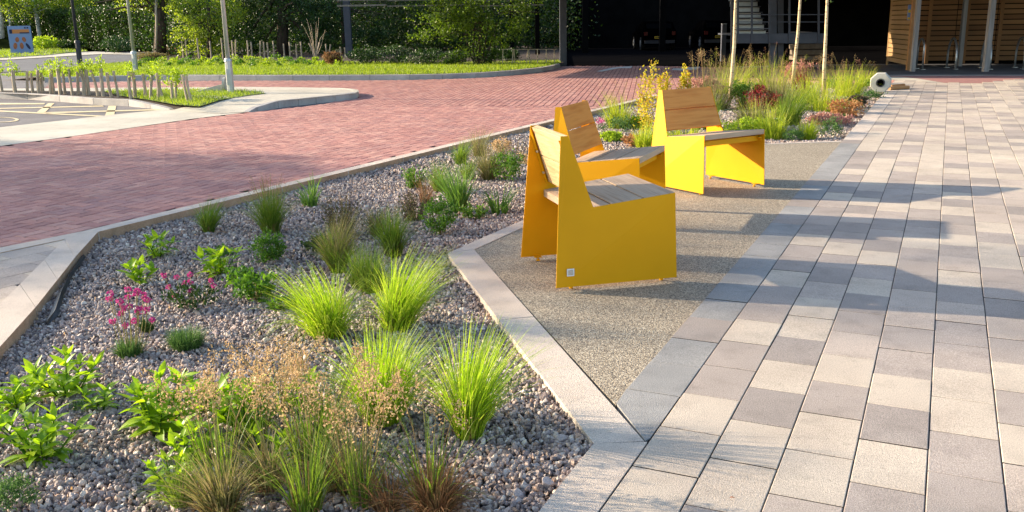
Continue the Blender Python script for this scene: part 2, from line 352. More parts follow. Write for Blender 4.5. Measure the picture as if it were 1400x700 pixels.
for k in range(-1, 23):
    j0 = joints.get(k, [2.4 + random.random() * .3])[0]
    lo = -6; i = lo
    dmax = {-1: 10.45}.get(k, 21.6)
    while True:
        d0 = j0 + i * PL
        if d0 + PL > dmax + .2: break
        if d0 > .3:
            if k == -1: key = random.choice(['edge', 'edge', 'dark'])
            elif k in tone and -1 <= i < len(tone[k]) - 1: key = TK[tone[k][i + 1]]
            else: key = random.choices(['light', 'pink', 'mid', 'dark'], [.40, .24, .24, .12])[0]
            c = (col(k) + PW / 2, d0 + PL / 2)
            if not (k == -1 and d0 < 2.95): pav.append((c, key))
        i += 1
for i in range(int((21.6 - 10.5) / .5)):     # long beige kerb course beside the far bed
    pav.append(((col(-1) + PW / 2, 10.45 + .25 + i * .5), 'kerbcourse'))
pm = {}
for key in ('light', 'pink', 'mid', 'dark', 'edge'):
    V, Fq, _ = paver_mesh(key); pm[key] = mesh_np('paver', V, Fq, [M[key], M['sand']], midx=[0] * 5 + [1] * 4)
V, Fq, _ = paver_mesh('k', l=.496); pm['kerbcourse'] = mesh_np('kerb_stone', V, Fq, [M['kerb'], M['sand']], midx=[0] * 5 + [1] * 4)
def vis_size(c):
    p = pc(*c); dd = np.array([p.x, p.y, -H]); z = dd @ _F
    if z < .3: return 0
    x = 700 + F_PX * (dd @ _R) / z; y = 350 - F_PX * (dd @ _U) / z
    if x < -60 or x > 1460 or y > 760: return 0
    return 1 / z
apron_cut = [gp(1205, 104), gp(1216, 108), gp(1290, 113.2), gp(1342, 113.8), gp(1400, 106), gp(1440, 100)]
_k = ~in_poly(np.array([list(pc(*c)[:2]) for c, _ in pav]), apron_cut); pav = [q for q, f in zip(pav, _k) if f]
pav.sort(key=lambda t: -vis_size(t[0]))
rest = []
keys = ['light', 'pink', 'mid', 'dark', 'edge', 'kerbcourse']
for i, (c, key) in enumerate(pav):
    p = pc(*c); dz = random.uniform(-.0018, .0012); rz = -TH + random.uniform(-.004, .004)
    if i < 300:
        nm = 'edge_paver' if key == 'edge' else ('kerb_stone' if key == 'kerbcourse' else 'paver')
        o = obj(nm, pm[key], path, (p.x, p.y, dz), (random.uniform(-.0012, .0012), random.uniform(-.0012, .0012), rz))
    else:
        V, Fq, _ = paver_mesh('k', l=(.496 if key == 'kerbcourse' else PL - .004)); cz, sz = math.cos(rz), math.sin(rz)
        V = np.stack([V[:, 0] * cz - V[:, 1] * sz + p.x, V[:, 0] * sz + V[:, 1] * cz + p.y, V[:, 2] + dz], 1); rest.append((V, Fq, keys.index(key)))
V, Fq, mi = join(rest)
props(obj('distant_pavers', mesh_np('distant_pavers', V, Fq, [M[k if k != 'kerbcourse' else 'kerb'] for k in keys], midx=mi), path), kind='stuff')

# ------------------------------------------------------------------ kerbs round the planting bed
kerb = sheet('planting_kerb', [kA[1] + Vector((-.02, 0, 0)), kA[2], kA[3], kA[3] + Vector((-.03, .02, 0)), kA[2] + Vector((-.05, .02, 0))], -.09, M['sand'])
def kerb_run(pts_in, pts_out, stone=.9, zt=0., zb=-.20, side=True):
    if side: pass
    """stones between the bed-side line and the outer line"""
    for a, b_, c, d_ in zip(pts_in[:-1], pts_in[1:], pts_out[:-1], pts_out[1:]):
        L_ = (b_ - a).length; n = max(1, round(L_ / stone))
        for i in range(n):
            u0, u1 = i / n, (i + 1) / n; g = .0022 / L_
            P0, P1 = a.lerp(b_, u0 + g), a.lerp(b_, u1 - g); Q0, Q1 = c.lerp(d_, u0 + g), c.lerp(d_, u1 - g)
            s = MB(); dz = random.uniform(-.001, .001); s.prism([P0, P1, Q1, Q0], zb, zt + dz)
            # bed-side face carries the tan stain
            s.m[-4] = 1 if side else 0
            s.build('kerb_stone', [M['kerb'], M['kerbside']], kerb, bevel=.005)
outA = [gp(0, 423), gp(40, 381), gp(88.6, 327)]
tipL = outA[2]
in1 = [kA[0], kA[1], kA[2], kA[3]]
dirL = (kA[2] - kA[0]).normalized()
o0 = tipL - dirL * ((kA[2] - kA[0]).length + .12)
mid_o = Vector((tipL.x, tipL.y, 0))
kerb_run([kA[0], kA[1], kA[2]], [tipL - dirL * (kA[2] - kA[0]).length, tipL - dirL * ((kA[2] - kA[1]).length + .05), tipL], stone=.62)
wout = -n27 * w_k
roadA = corner + wout * 1.0 + d27 * -.02
kerb_run([kA[2], kA[3]], [tipL, roadA], stone=5)
n_end = roadA + d27 * 15.62
kerb_run([corner, road_end], [roadA, n_end], stone=.9)
# strip continuing left of the corner between the bricks and the small paved area
L0 = gp(0, 338.5); L1 = gp(0, 347.5); LL0 = L0 + (L0 - roadA).normalized() * 1.5; LL1 = L1 + (L0 - roadA).normalized() * 1.5
kerb_run([LL1, tipL + Vector((0, 0, 0))], [LL0, roadA], stone=.9)
# far end of the bed
kerb_run([pc(col(-1), 19.9), road_end], [pc(col(-1), 20.02), n_end], stone=.9)
# resin side kerb
C0 = gp(881, 603); C1 = gp(842, 552); C2 = gp(648, 341); C3 = C2 + d27 * 4.95
kerb_run([A0, A1], [C0, C2], stone=1.15, side=False)
kerb_run([A1, A2], [C2, C3], stone=1.15, side=False)
kerb_run([A2, A3], [C3, pc(col(-1), 10.42)], stone=1.15, side=False)
kerb_run([pc(-.889, .4), A0], [pc(col(0) - .003, .4), pc(col(0) - .003, (C0.x * D[0] + C0.y * D[1]))], stone=1.2, side=False)

s = MB(); s.prism([C0 + Vector((.004, .006, 0)), pc(col(0) - .004, 2.64), pc(col(0) - .004, 3.001), pc(col(-1) + .002, 3.001), C1 + Vector((.003, .006, 0))], -.05, -.0005); s.build('edge_paver', [M['edge']], path, bevel=.003)
# small paved corner left of the bed
patch = sheet('side_path', [LL1 + Vector((0, 0, 0)), tipL, tipL - dirL * 3.3, LL1 + Vector((-1, -3.2, 0))], -.010, M['sand'])
P2 = [tipL, tipL - dirL * 3.3, LL1 + Vector((-1, -3.2, 0)), LL1]
ax = (tipL - LL1).normalized(); ay = Vector((-ax.y, ax.x, 0)); keys2 = ['light', 'pink', 'mid', 'dark']
def clip_poly(sub, clip):
    """cuts polygon sub to the convex polygon clip"""
    ar = sum(clip[i].x * clip[(i + 1) % len(clip)].y - clip[(i + 1) % len(clip)].x * clip[i].y for i in range(len(clip)))
    cl = clip if ar > 0 else clip[::-1]; out = [Vector((q.x, q.y, 0)) for q in sub]
    for i in range(len(cl)):
        A, B = cl[i], cl[(i + 1) % len(cl)]; f = lambda q: (B.x - A.x) * (q.y - A.y) - (B.y - A.y) * (q.x - A.x)
        nw = []
        for k_ in range(len(out)):
            P, Q = out[k_ - 1], out[k_]; fp, fq = f(P), f(Q)
            if (fp >= 0) != (fq >= 0): nw.append(P.lerp(Q, fp / (fp - fq)))
            if fq >= 0: nw.append(Q)
        out = nw
        if not out: break
    return out
for r_ in range(0, 12):
    for c_ in range(-2, 12):
        ctr = tipL - ay * (r_ * .2 + .1) - ax * (c_ * .3 + (.15 if r_ % 2 else .0)); 
        cn = [ctr + ax * (.1475 * sx) + ay * (.0975 * sy) for sx, sy in ((-1, -1), (1, -1), (1, 1), (-1, 1))]
        pl_ = clip_poly(cn, P2)
        if len(pl_) >= 3 and ctr.x > -4.2:
            area = abs(sum(pl_[i].x * pl_[(i + 1) % len(pl_)].y - pl_[(i + 1) % len(pl_)].x * pl_[i].y for i in range(len(pl_)))) / 2
            if area > .002: s = MB(); s.prism(pl_, -.05, -.003 + random.uniform(-.001, .001)); s.build('paver', [M[random.choice(['light', 'pink', 'mid', 'light'])]], patch)
# ------------------------------------------------------------------ brick road
road_poly = [LL0, roadA, n_end, pc(col(0), 20.1), pc(col(8), 20.6), pc(col(8), 22.2), gp(1215, 103), gp(1190, 96), gp(900, 90), gp(768, 90), gp(740, 98.6), gp(700, 102.5), gp(650, 106.5), gp(560, 109), gp(450, 110), gp(350, 110), gp(215, 110.5), gp(72, 113), gp(60, 123), gp(205, 127), gp(330, 124), gp(470, 124), gp(492, 134), gp(400, 147), gp(341, 153), gp(262, 162.5), gp(0, 199.5), gp(-160, 222)]
brick_road = sheet('brick_road', road_poly, -.019, M['sand'])
line_a, line_b = gp(430, 142.6), gp(760, 145)
ln = Vector((-(line_b - line_a).y, (line_b - line_a).x, 0)).normalized()
def side_of(p): return (Vector((p[0], p[1], 0)) - line_a).dot(ln)
def brick_uv(th, o, cells): pass
bw = .1016
cand = []
cT, sT = math.cos(TH), math.sin(TH)
ii = np.arange(-110, 260)
X_, Y_ = np.meshgrid(ii, ii, indexing='ij'); c4 = (X_ - Y_) % 4
for kind, sel, cx, cy, lx, ly in (('h', c4 == 0, 1., .5, 2, 1), ('v', c4 == 3, .5, 1., 1, 2)):
    xx = X_[sel] + cx; yy = Y_[sel] + cy
    n_ = (xx - 100) * bw; d_ = yy * bw
    cand.append(np.stack([Nn[0] * n_ + D[0] * d_, Nn[1] * n_ + D[1] * d_, np.full(len(n_), lx * bw), np.full(len(n_), ly * bw), np.full(len(n_), -TH)], 1))
her = np.concatenate(cand)
her = her[in_poly(her, road_poly)]
sd = (her[:, :2] - np.array(line_a[:2])) @ np.array(ln[:2]); her = her[sd < -.11]
t2 = R(8.5); D2 = np.array([math.sin(t2), math.cos(t2)]); N2 = np.array([math.cos(t2), -math.sin(t2)])
I, J = np.meshgrid(np.arange(-160, 150), np.arange(40, 150), indexing='ij')
n_ = I.ravel() * bw; d_ = (J.ravel() + .5 * (I.ravel() % 2)) * bw * 2
run = np.stack([N2[0] * n_ + D2[0] * d_, N2[1] * n_ + D2[1] * d_, np.full(len(n_), bw), np.full(len(n_), 2 * bw), np.full(len(n_), -t2)], 1)
run = run[in_poly(run, road_poly)]
sd = (run[:, :2] - np.array(line_a[:2])) @ np.array(ln[:2]); run = run[sd > .10]
al = np.arange(-60, 120) * bw; ld = (line_b - line_a).normalized(); ang = math.atan2(ld.y, ld.x)
sol = np.stack([line_a.x + ld.x * al, line_a.y + ld.y * al, np.full(len(al), bw), np.full(len(al), .19), np.full(len(al), ang)], 1); sol = sol[in_poly(sol, road_poly)]
BR = np.concatenate([her, run, sol]); rngb = np.random.default_rng(3)
rel = np.stack([BR[:, 0], BR[:, 1], np.full(len(BR), -H)], 1); zz = rel @ _F
xx = 700 + F_PX * (rel @ _R) / zz; vis = (xx > -30) & (xx < 1430) & (zz > .5)
BR = BR[vis]; BR = BR[np.argsort(zz[vis])]
def brick_geo(w, l, ch=.005, g=.0032, h=.02):
    x, y = w / 2 - g, l / 2 - g
    return np.array([(-x + ch, -y + ch, 0), (x - ch, -y + ch, 0), (x - ch, y - ch, 0), (-x + ch, y - ch, 0), (-x, -y, -h * .35), (x, -y, -h * .35), (x, y, -h * .35), (-x, y, -h * .35)])
BF = np.array([(0, 1, 2, 3), (1, 0, 4, 5), (2, 1, 5, 6), (3, 2, 6, 7), (0, 3, 7, 4)])
bmesh_h = mesh_np('brick', brick_geo(2 * bw, bw), BF, [M['brick2']]); bmesh_v = mesh_np('brick', brick_geo(bw, 2 * bw), BF, [M['brick2']])
for q in BR[:300]:
    obj('brick', bmesh_h if q[2] > q[3] else bmesh_v, brick_road, (q[0], q[1], -.006 + random.uniform(-.0015, .001)), (random.uniform(-.006, .006), random.uniform(-.006, .006), q[4]))
q = BR[300:]; n = len(q)
G_ = np.zeros((n, 8, 3)); hx = q[:, 2] / 2 - .0034; hy = q[:, 3] / 2 - .0034
for i, (sx, sy, top) in enumerate([(-1, -1, 1), (1, -1, 1), (1, 1, 1), (-1, 1, 1), (-1, -1, 0), (1, -1, 0), (1, 1, 0), (-1, 1, 0)]):
    G_[:, i, 0] = sx * (hx - .005 * top); G_[:, i, 1] = sy * (hy - .005 * top); G_[:, i, 2] = -.006 - (.007 if not top else 0)
G_[:, :, 2] += rngb.uniform(-.0012, .001, n)[:, None] + G_[:, :, 0] * rngb.normal(0, .003, n)[:, None] + G_[:, :, 1] * rngb.normal(0, .003, n)[:, None]
ca, sa = np.cos(q[:, 4])[:, None], np.sin(q[:, 4])[:, None]
Xw = G_[:, :, 0] * ca - G_[:, :, 1] * sa + q[:, 0:1]; Yw = G_[:, :, 0] * sa + G_[:, :, 1] * ca + q[:, 1:2]
V = np.stack([Xw, Yw, G_[:, :, 2]], -1).reshape(-1, 3); Fq = (BF[None] + np.arange(n)[:, None, None] * 8).reshape(-1, 4)
props(obj('distant_bricks', mesh_np('distant_bricks', V, Fq, [M['brick']]), brick_road), kind='stuff')

# ------------------------------------------------------------------ gravel: real stones scattered over the bed (geometry nodes instances)
def rock(seed):
    rg = np.random.default_rng(seed); bm = bmesh.new(); bmesh.ops.create_icosphere(bm, subdivisions=1, radius=1)
    ax_ = rg.uniform(.62, 1.1, 3); ax_[2] *= .72
    pl = [(Vector(rg.normal(0, 1, 3)).normalized(), rg.uniform(.42, .72)) for _ in range(9)]
    bmesh.ops.subdivide_edges(bm, edges=bm.edges, cuts=1, use_grid_fill=True)
    for v in bm.verts:
        v.co.normalize()
        for nrm, d in pl:
            k = v.co.dot(nrm)
            if k > d: v.co -= nrm * (k - d)
        v.co = Vector([v.co[i] * ax_[i] for i in range(3)])
    bmesh.ops.dissolve_limit(bm, angle_limit=.12, verts=bm.verts, edges=bm.edges)
    me = bpy.data.meshes.new('stone_form'); bm.to_mesh(me); bm.free(); me.materials.append(STONES); return me
def scatter_stones(name, pts, sizes, seed, parent=None):
    """one stuff object: a point mesh whose node tree sets stones on the points"""
    me = bpy.data.meshes.new(name); me.vertices.add(len(pts)); me.vertices.foreach_set('co', np.asarray(pts, dtype=np.float32).ravel())
    at = me.attributes.new('sz', 'FLOAT', 'POINT'); at.data.foreach_set('value', np.asarray(sizes, dtype=np.float32))
    o = obj(name, me, parent)
    ng = bpy.data.node_groups.new(name, 'GeometryNodeTree')
    ng.interface.new_socket('Geometry', in_out='INPUT', socket_type='NodeSocketGeometry'); ng.interface.new_socket('Geometry', in_out='OUTPUT', socket_type='NodeSocketGeometry')
    N, L = ng.nodes, ng.links; gi = N.new('NodeGroupInput'); go = N.new('NodeGroupOutput')
    jn = N.new('GeometryNodeGeometryToInstance')
    for rme in ROCKS:
        oi = N.new('GeometryNodeObjectInfo'); oi.inputs['Object'].default_value = rme; oi.inputs['As Instance'].default_value = True; L.new(oi.outputs['Geometry'], jn.inputs[0])
    jj = N.new('GeometryNodeJoinGeometry')
    for nd in [x for x in N if x.bl_idname == 'GeometryNodeObjectInfo']: L.new(nd.outputs['Geometry'], jj.inputs[0])
    N.remove(jn)
    ip = N.new('GeometryNodeInstanceOnPoints'); ip.inputs['Pick Instance'].default_value = True
    rv = N.new('FunctionNodeRandomValue'); rv.data_type = 'FLOAT_VECTOR'; rv.inputs[1].default_value = (6.28, 6.28, 6.28)
    ri = N.new('FunctionNodeRandomValue'); ri.data_type = 'INT'; ri.inputs[4].default_value = 0; ri.inputs[5].default_value = len(ROCKS) - 1; ri.inputs['Seed'].default_value = seed
    na = N.new('GeometryNodeInputNamedAttribute'); na.data_type = 'FLOAT'; na.inputs[0].default_value = 'sz'
    L.new(gi.outputs[0], ip.inputs['Points']); L.new(jj.outputs[0], ip.inputs['Instance']); L.new(rv.outputs[0], ip.inputs['Rotation'])
    L.new(ri.outputs[2], ip.inputs['Instance Index']); L.new(na.outputs[0], ip.inputs['Scale'])
    L.new(ip.outputs[0], go.inputs[0])
    md = o.modifiers.new('stones', 'NODES'); md.node_group = ng
    return props(o, kind='stuff')
ROCKS = []
for i in range(7):       # seven real stones lie in the gravel behind the camera's feet and serve as patterns
    r_ = obj('gravel_stone', rock(40 + i), None, (0, 0, 0))
    r_.scale = (1, 1, 1); ROCKS.append(r_)
poly_in = bed_poly
def jitter(poly, sp, y0, y1, rg, jit=.5):
    xs = np.arange(-9, 10, sp); ys = np.arange(y0, y1, sp); Xg, Yg = np.meshgrid(xs, ys); P = np.stack([Xg.ravel(), Yg.ravel()], 1)
    P += rg.uniform(-jit, jit, P.shape) * sp; P = P[in_poly(P, poly)]
    rel = np.stack([P[:, 0], P[:, 1], np.full(len(P), -H)], 1); z = rel @ _F; x = 700 + F_PX * (rel @ _R) / z; y = 350 - F_PX * (rel @ _U) / z
    return P[(x > -60) & (x < 1460) & (y < 745)]
rg = np.random.default_rng(11)
pts, szs = [], []
for (sp, y0, y1, s0, s1, lay) in ((.0165, 1.8, 4.6, .0078, .0165, 2), (.0195, 4.6, 8.2, .0095, .0175, 1), (.029, 8.2, 22, .012, .022, 1)):
    for l_ in range(lay):
        P = jitter(poly_in, sp, y0, y1, rg); s = (s0 + (s1 - s0) * rg.uniform(0, 1, len(P)) ** 1.3) * np.where(rg.uniform(0, 1, len(P)) > .95, 1.5, 1) * 1.05
        dk = np.full(len(P), 9.)
        for a_, b_ in ((A0, A1), (A1, A2), (A2, A3)):
            ab = np.array([b_.x - a_.x, b_.y - a_.y]); t_ = np.clip(((P - np.array([a_.x, a_.y])) @ ab) / (ab @ ab), 0, 1); dk = np.minimum(dk, np.linalg.norm(P - (np.array([a_.x, a_.y]) + t_[:, None] * ab), axis=1))
        bumpz = .026 * np.clip(1 - dk / .6, 0, 1) + .010 * np.sin(P[:, 0] * 3.1 + 1) * np.cos(P[:, 1] * 2.3) + .006 * np.sin(P[:, 0] * 9) * np.sin(P[:, 1] * 8)
        pts.append(np.concatenate([P, (GZ + bumpz + rg.uniform(-.006, .006, len(P)) - l_ * .007)[:, None]], 1)); szs.append(s)
grav = scatter_stones('gravel', np.concatenate(pts), np.concatenate(szs), 3)
for i, r_ in enumerate(ROCKS):
    p = gp(200 + 60 * i, 760, GZ); r_.location = p
# pattern stones are unscaled forms: bake them to pebble size and scale the points up to match
for r_ in ROCKS:
    for v in r_.data.vertices: v.co *= .012
_a = grav.data.attributes['sz']; _buf = np.zeros(len(_a.data), dtype=np.float32); _a.data.foreach_get('value', _buf); _a.data.foreach_set('value', _buf / .012)
for i, r_ in enumerate(ROCKS):
    r_.parent = grav

exec_parts = True
# ------------------------------------------------------------------ chairs
CH = dict(R=(.329, 0, .018), T=(.266, .047, .762), T2=(.264, .086, .762), J=(.306, .202, .409), Fr=(.323, .632, .458), B=(.331, .649, .018))
def build_chair(label, pose, badge=False):
    root = empty('lounge_chair', (pose[0], pose[1], 0), pose[2], label, 'chair', 'yellow lounge chairs on the resin surface')
    t = .005
    for s in (1, -1):
        P = {k: Vector((v[0] * s, v[1], v[2])) for k, v in CH.items()}
        nr = (P['J'] - P['R']).cross(P['T'] - P['R']).normalized(); nr *= -1 if nr.x * s > 0 else 1
        nf = (P['B'] - P['R']).cross(P['J'] - P['R']).normalized(); nf *= -1 if nf.x * s > 0 else 1
        nav = (nr + nf).normalized()
        ins = {'R': P['R'] + nav * t, 'J': P['J'] + nav * t, 'T': P['T'] + nr * t, 'T2': P['T2'] + nr * t, 'Fr': P['Fr'] + nf * t, 'B': P['B'] + nf * t}
        m = MB(); ks = ['R', 'T', 'T2', 'J', 'Fr', 'B']; vs = [P[k] for k in ks] + [ins[k] for k in ks]
        m.add(vs, [(0, 1, 2, 3), (0, 3, 4, 5), (9, 8, 7, 6), (11, 10, 9, 6)] + [(i, (i + 1) % 6, 6 + (i + 1) % 6, 6 + i) for i in range(6)])
        pan = m.build('side_panel', M['yellow'], root)
        if badge and s == 1:
            o_ = MB(); u = (P['B'] - P['R']).normalized(); v = Vector((0, 0, 1)); c0 = P['R'] + u * .075 + Vector((0, 0, .075)) - nf * .0015
            c0 = c0 + (P['J'] - P['R']).normalized() * 0
            vs = [c0 + u * a * .019 + v * b_ * .019 - nf * q_ for q_ in (0, .002) for a, b_ in ((-1, -1), (1, -1), (1, 1), (-1, 1))]
            o_.add(vs, [(4, 5, 6, 7), (0, 1, 5, 4), (1, 2, 6, 5), (2, 3, 7, 6), (3, 0, 4, 7)]); bd = o_.build('badge', M['signwhite'], pan)
            o2 = MB(); vs = [c0 + u * a * .013 + v * b_ * .013 - nf * .0035 for a, b_ in ((-1, -1), (1, -1), (1, 1), (-1, 1))]; o2.add(vs, [(0, 1, 2, 3)])
            o2.build('badge_face', M['kerb'], pan)
        for yf in (.09, .58):
            fx = .326 - .035
            f = MB(); f.tube([(s * fx, yf, .0), (s * fx, yf, .008)], .011, 12); f.tube([(s * fx, yf, .008), (s * fx, yf, .021)], .005, 8); f.box((s * (fx + .012), yf, .021), (.045, .04, .004)); f.build('foot', M['yellow'], root)
        for zf in (.62, .50):     # bolts through the back bracket
            f = MB(); u = (zf - .409) / (.762 - .409); x = .306 + (.264 - .306) * u - .012; y = .202 + (.086 - .202) * u - .05
            f.tube([(s * x, y, zf), (s * (x - .010), y, zf)], .007, 8); f.build('bolt', M['steel'], root)
        br = MB(); br.add([(s * .258, .088 - .05, .74), (s * .258, .088 - .04, .74), (s * .293, .19 - .04, .44), (s * .293, .19 - .05, .44), (s * .245, .088 - .042, .74), (s * .28, .19 - .042, .44)], [(0, 1, 2, 3), (1, 4, 5, 2), (0, 3, 5, 4)]); br.build('back_bracket', M['yellow'], root)
        sr = MB(); sr.box((s * .292, .40, .395), (.03, .44, .006)); sr.box((s * .304, .40, .382), (.005, .44, .03)); sr.build('seat_bracket', M['yellow'], root)
    # back boards
    T2, J = Vector(CH['T2']), Vector(CH['J']); th = .034
    dr = (J - T2).normalized(); nb = Vector((0, dr.z, -dr.y)).normalized(); nb = nb if nb.y < 0 else -nb
    for (u0, u1) in ((.0, .425), (.44, .865)):
        a, c = T2.lerp(J, u0), T2.lerp(J, u1); m = MB(); e = .007
        a_ = a + Vector((0, 0, .002 if u0 == 0 else 0))
        vs = []
        for off in (Vector((0, 0, 0)), nb * th):
            vs += [Vector((-a_.x + e, a_.y, a_.z)) + off, Vector((a_.x - e, a_.y, a_.z)) + off, Vector((c.x - e, c.y, c.z)) + off, Vector((-c.x + e, c.y, c.z)) + off]
        m.add(vs, [(0, 1, 2, 3), (7, 6, 5, 4), (0, 4, 5, 1), (1, 5, 6, 2), (2, 6, 7, 3), (3, 7, 4, 0)])
        m.build('back_board', M['woodback'] if not badge else M['woodsunlit'], root, bevel=.0025)
    # seat slats
    Fr = Vector(CH['Fr'])
    for i in range(3):
        y0 = .128 + i * .1725; y1 = y0 + .1615
        def zz_(y): return J.z + (Fr.z - J.z) * (y - J.y) / (Fr.y - J.y) + .001
        def xx_(y): return (J.x + (Fr.x - J.x) * (y - J.y) / (Fr.y - J.y) if y > J.y else J.x - .002) - .008
        m = MB(); vs = []
        for off in (0, -.038):
            vs += [(-xx_(y0), y0, zz_(y0) + off), (xx_(y0), y0, zz_(y0) + off), (xx_(y1), y1, zz_(y1) + off), (-xx_(y1), y1, zz_(y1) + off)]
        m.add(vs, [(0, 1, 2, 3), (7, 6, 5, 4), (0, 4, 5, 1), (1, 5, 6, 2), (2, 6, 7, 3), (3, 7, 4, 0)]); m.build('seat_slat', M['woodseat'], root, bevel=.0025)
    cb = MB(); cb.box((0, .57, .385), (.60, .03, .04)); cb.box((0, .2, .352), (.58, .03, .03)); cb.build('cross_bar', M['yellow'], root)
    return root
build_chair('nearest yellow metal and timber chair, seen from behind, white square badge on its side', (.133, 4.698, -1.315), True)
build_chair('middle yellow chair with warm timber back, half hidden behind the badged chair', (.364, 6.309, -1.983))
build_chair('right-hand yellow chair facing the camera with its long shadow over the pavers', (1.388, 7.569, 3.705))
# ------------------------------------------------------------------ plants of the near bed
def plant_root(name, px, py, label, cat, group=None, z=GZ):
    p = gp(px, py, z); return empty(name, p, random.uniform(0, 6.28), label, cat, group), mpp(p)
def tuft(px, py, hw, hh, label, m='green', n=260, tilt=.7, wid=.004, seed=0, name='grass_tuft', seeds=None, curve=1.7, r0=None, segs=5, cat='grass tuft', group=None, lvar=.45, dead=0):
    """hw, hh: half width and height in photo pixels"""
    p = gp(px, py, GZ); k = mpp(p); rg = np.random.default_rng(seed + int(px * 7 + py)); Lh = hh * k / .93
    tilt = min(1.15, math.atan(hw / hh) * 1.25) if tilt is None else tilt
    o = empty(name, p, 0, label, cat, group)
    n = int(n * 1.45)
    if not dead and m != 'strappy' and px < 860: dead = int(n * .12)
    V, Fq = blades(rg, n, (r0 if r0 else .32) * hw * k, Lh * 1.12, tilt * 1.08, wid, segs, curve, lvar)
    ln_x, ln_y = rg.normal(0, .16, 2); V[:, 0] += ln_x * V[:, 2] ** 2 / Lh; V[:, 1] += ln_y * V[:, 2] ** 2 / Lh
    obj('blades', mesh_np('blades', V, Fq, [M[m]]), o)
    if dead:
        V, Fq = blades(rg, dead, .3 * hw * k, Lh * .75, 1.1, wid * .8, segs, 1.5, .5); obj('dead_blades', mesh_np('dead_blades', V, Fq, [M['deadtuft']]), o)
    if seeds:
        seed_heads(o, rg, seeds[0], hw * k * seeds[2], hh * k * seeds[1], seeds[3] if len(seeds) > 3 else 'seed', fine=True)
    return o
def seed_heads(o, rg, n, rad, h, m='seed', head=.10, hs=.010, per=26, droop=0., stemr=.0012, fine=False):
    """stems that end in heads; each head a part unless too fine to pick apart"""
    s = MB(); allp = []
    for i in range(n):
        a = rg.uniform(0, 6.28); r = rad * math.sqrt(rg.uniform(.02, 1)); hh = h * rg.uniform(.72, 1.05)
        tip = Vector((math.cos(a) * r, math.sin(a) * r, hh)); b0 = Vector((math.cos(a) * r * .2, math.sin(a) * r * .2, 0)); md = b0.lerp(tip, .55) + Vector((-math.cos(a) * r * .15, -math.sin(a) * r * .15, .02 * hh))
        tip2 = tip + Vector((math.cos(a), math.sin(a), -.6)) * droop
        pts_ = [b0, md, tip] + ([tip2] if droop else []); s.tube(pts_, [stemr * 1.2, stemr] + [stemr * .7] * (len(pts_) - 2), 4, cap=False)
        L_ = head * rg.uniform(.7, 1.3); P = []
        for q in range(per):
            u = rg.uniform(0, 1); c = (tip.lerp(tip2, max(0, 1 - u * 2.2)) if droop else tip) - Vector((0, 0, u * L_))
            P.append(np.array(c) + rg.normal(0, .010 * (head / .1 if not fine else 1), 3) * (1 + u))
        if fine: allp += P
        else: V, Fq = leaves(rg, np.array(P), hs, up=.4, aspect=.6); obj('seed_head', mesh_np('seed_head', V, Fq, [M[m]]), o)
    s.build('stems', M['straw'], o)
    if fine: V, Fq = leaves(rg, np.array(allp), hs, up=.4, aspect=.6); props(obj('seed_heads', mesh_np('seed_heads', V, Fq, [M[m]]), o), kind='stuff')
def leaf_mesh(L_, w, m, fold=.25, curl=.35, n=5):
    V = []; Fq = []
    for i in range(n + 1):
        u = i / n; ww = w * math.sin(math.pi * min(1, u * .93 + .05)) ** .85 * (1 - .35 * u); x = L_ * u; z = -curl * L_ * u * u
        V += [(x, -ww / 2, z + fold * ww / 2), (x, 0, z), (x, ww / 2, z + fold * ww / 2)]
    for i in range(n):
        a = i * 3; Fq += [(a, a + 1, a + 4, a + 3), (a + 1, a + 2, a + 5, a + 4)]
    return mesh_np('leaf', np.array(V), np.array(Fq), [M[m]], smooth=True)
LEAF = {k: [leaf_mesh(1, w, k, curl=c) for w, c in ((.44, .25), (.50, .45), (.40, .1))] for k in ('brightleaf',)}
LEAF['darkbroad'] = [leaf_mesh(1, .5, 'midleaf', curl=c) for c in (.2, .4)]
def broadleaf(px, py, hw, hh, label, stems=6, pairs=4, leaf=15, kind='brightleaf', seed=0, name='broadleaf_plant', cat='plant', group=None):
    leaf *= 1.25; hw *= 1.18; hh *= 1.05
    """upright stems with pairs of pointed leaves; each leaf a part"""
    p = gp(px, py, GZ); k = mpp(p); rg = np.random.default_rng(seed + int(px * 3 + py)); o = empty(name, p, 0, label, cat, group)
    st = MB()
    for i in range(stems):
        a = 2 * math.pi * (i + rg.uniform(-.3, .3)) / stems; r = hw * k * (.75 * math.sqrt(rg.uniform(.05, 1))); h = hh * k * rg.uniform(.55, 1.) * (1 - .35 * r / (hw * k))
        b0 = Vector((math.cos(a) * r * .3, math.sin(a) * r * .3, 0)); tp = Vector((math.cos(a) * r, math.sin(a) * r, h * .85)); pts_ = [b0, b0.lerp(tp, .5) + Vector((0, 0, h * .07)), tp]
        st.tube(pts_, [.0035, .003, .0015], 5)
        for j in range(pairs):
            u = (j + .6) / pairs; c = b0.lerp(tp, u); aa = rg.uniform(0, 3.14); top = j == pairs - 1
            for q in range(4 if top else 2):
                yaw = aa + q * (1.57 if top else 3.14) + rg.normal(0, .25); pit = -(.85 if top else .35 + .3 * u) + rg.normal(0, .2)
                L_ = leaf * k * rg.uniform(.75, 1.15) * (1.1 - .25 * u)
                lf = obj('leaf', LEAF[kind][int(rg.integers(0, len(LEAF[kind])))], o, c, (rg.normal(0, .3), pit, yaw)); lf.scale = (L_, L_, L_)
    st.build('stem', M['midleaf'], o); return o
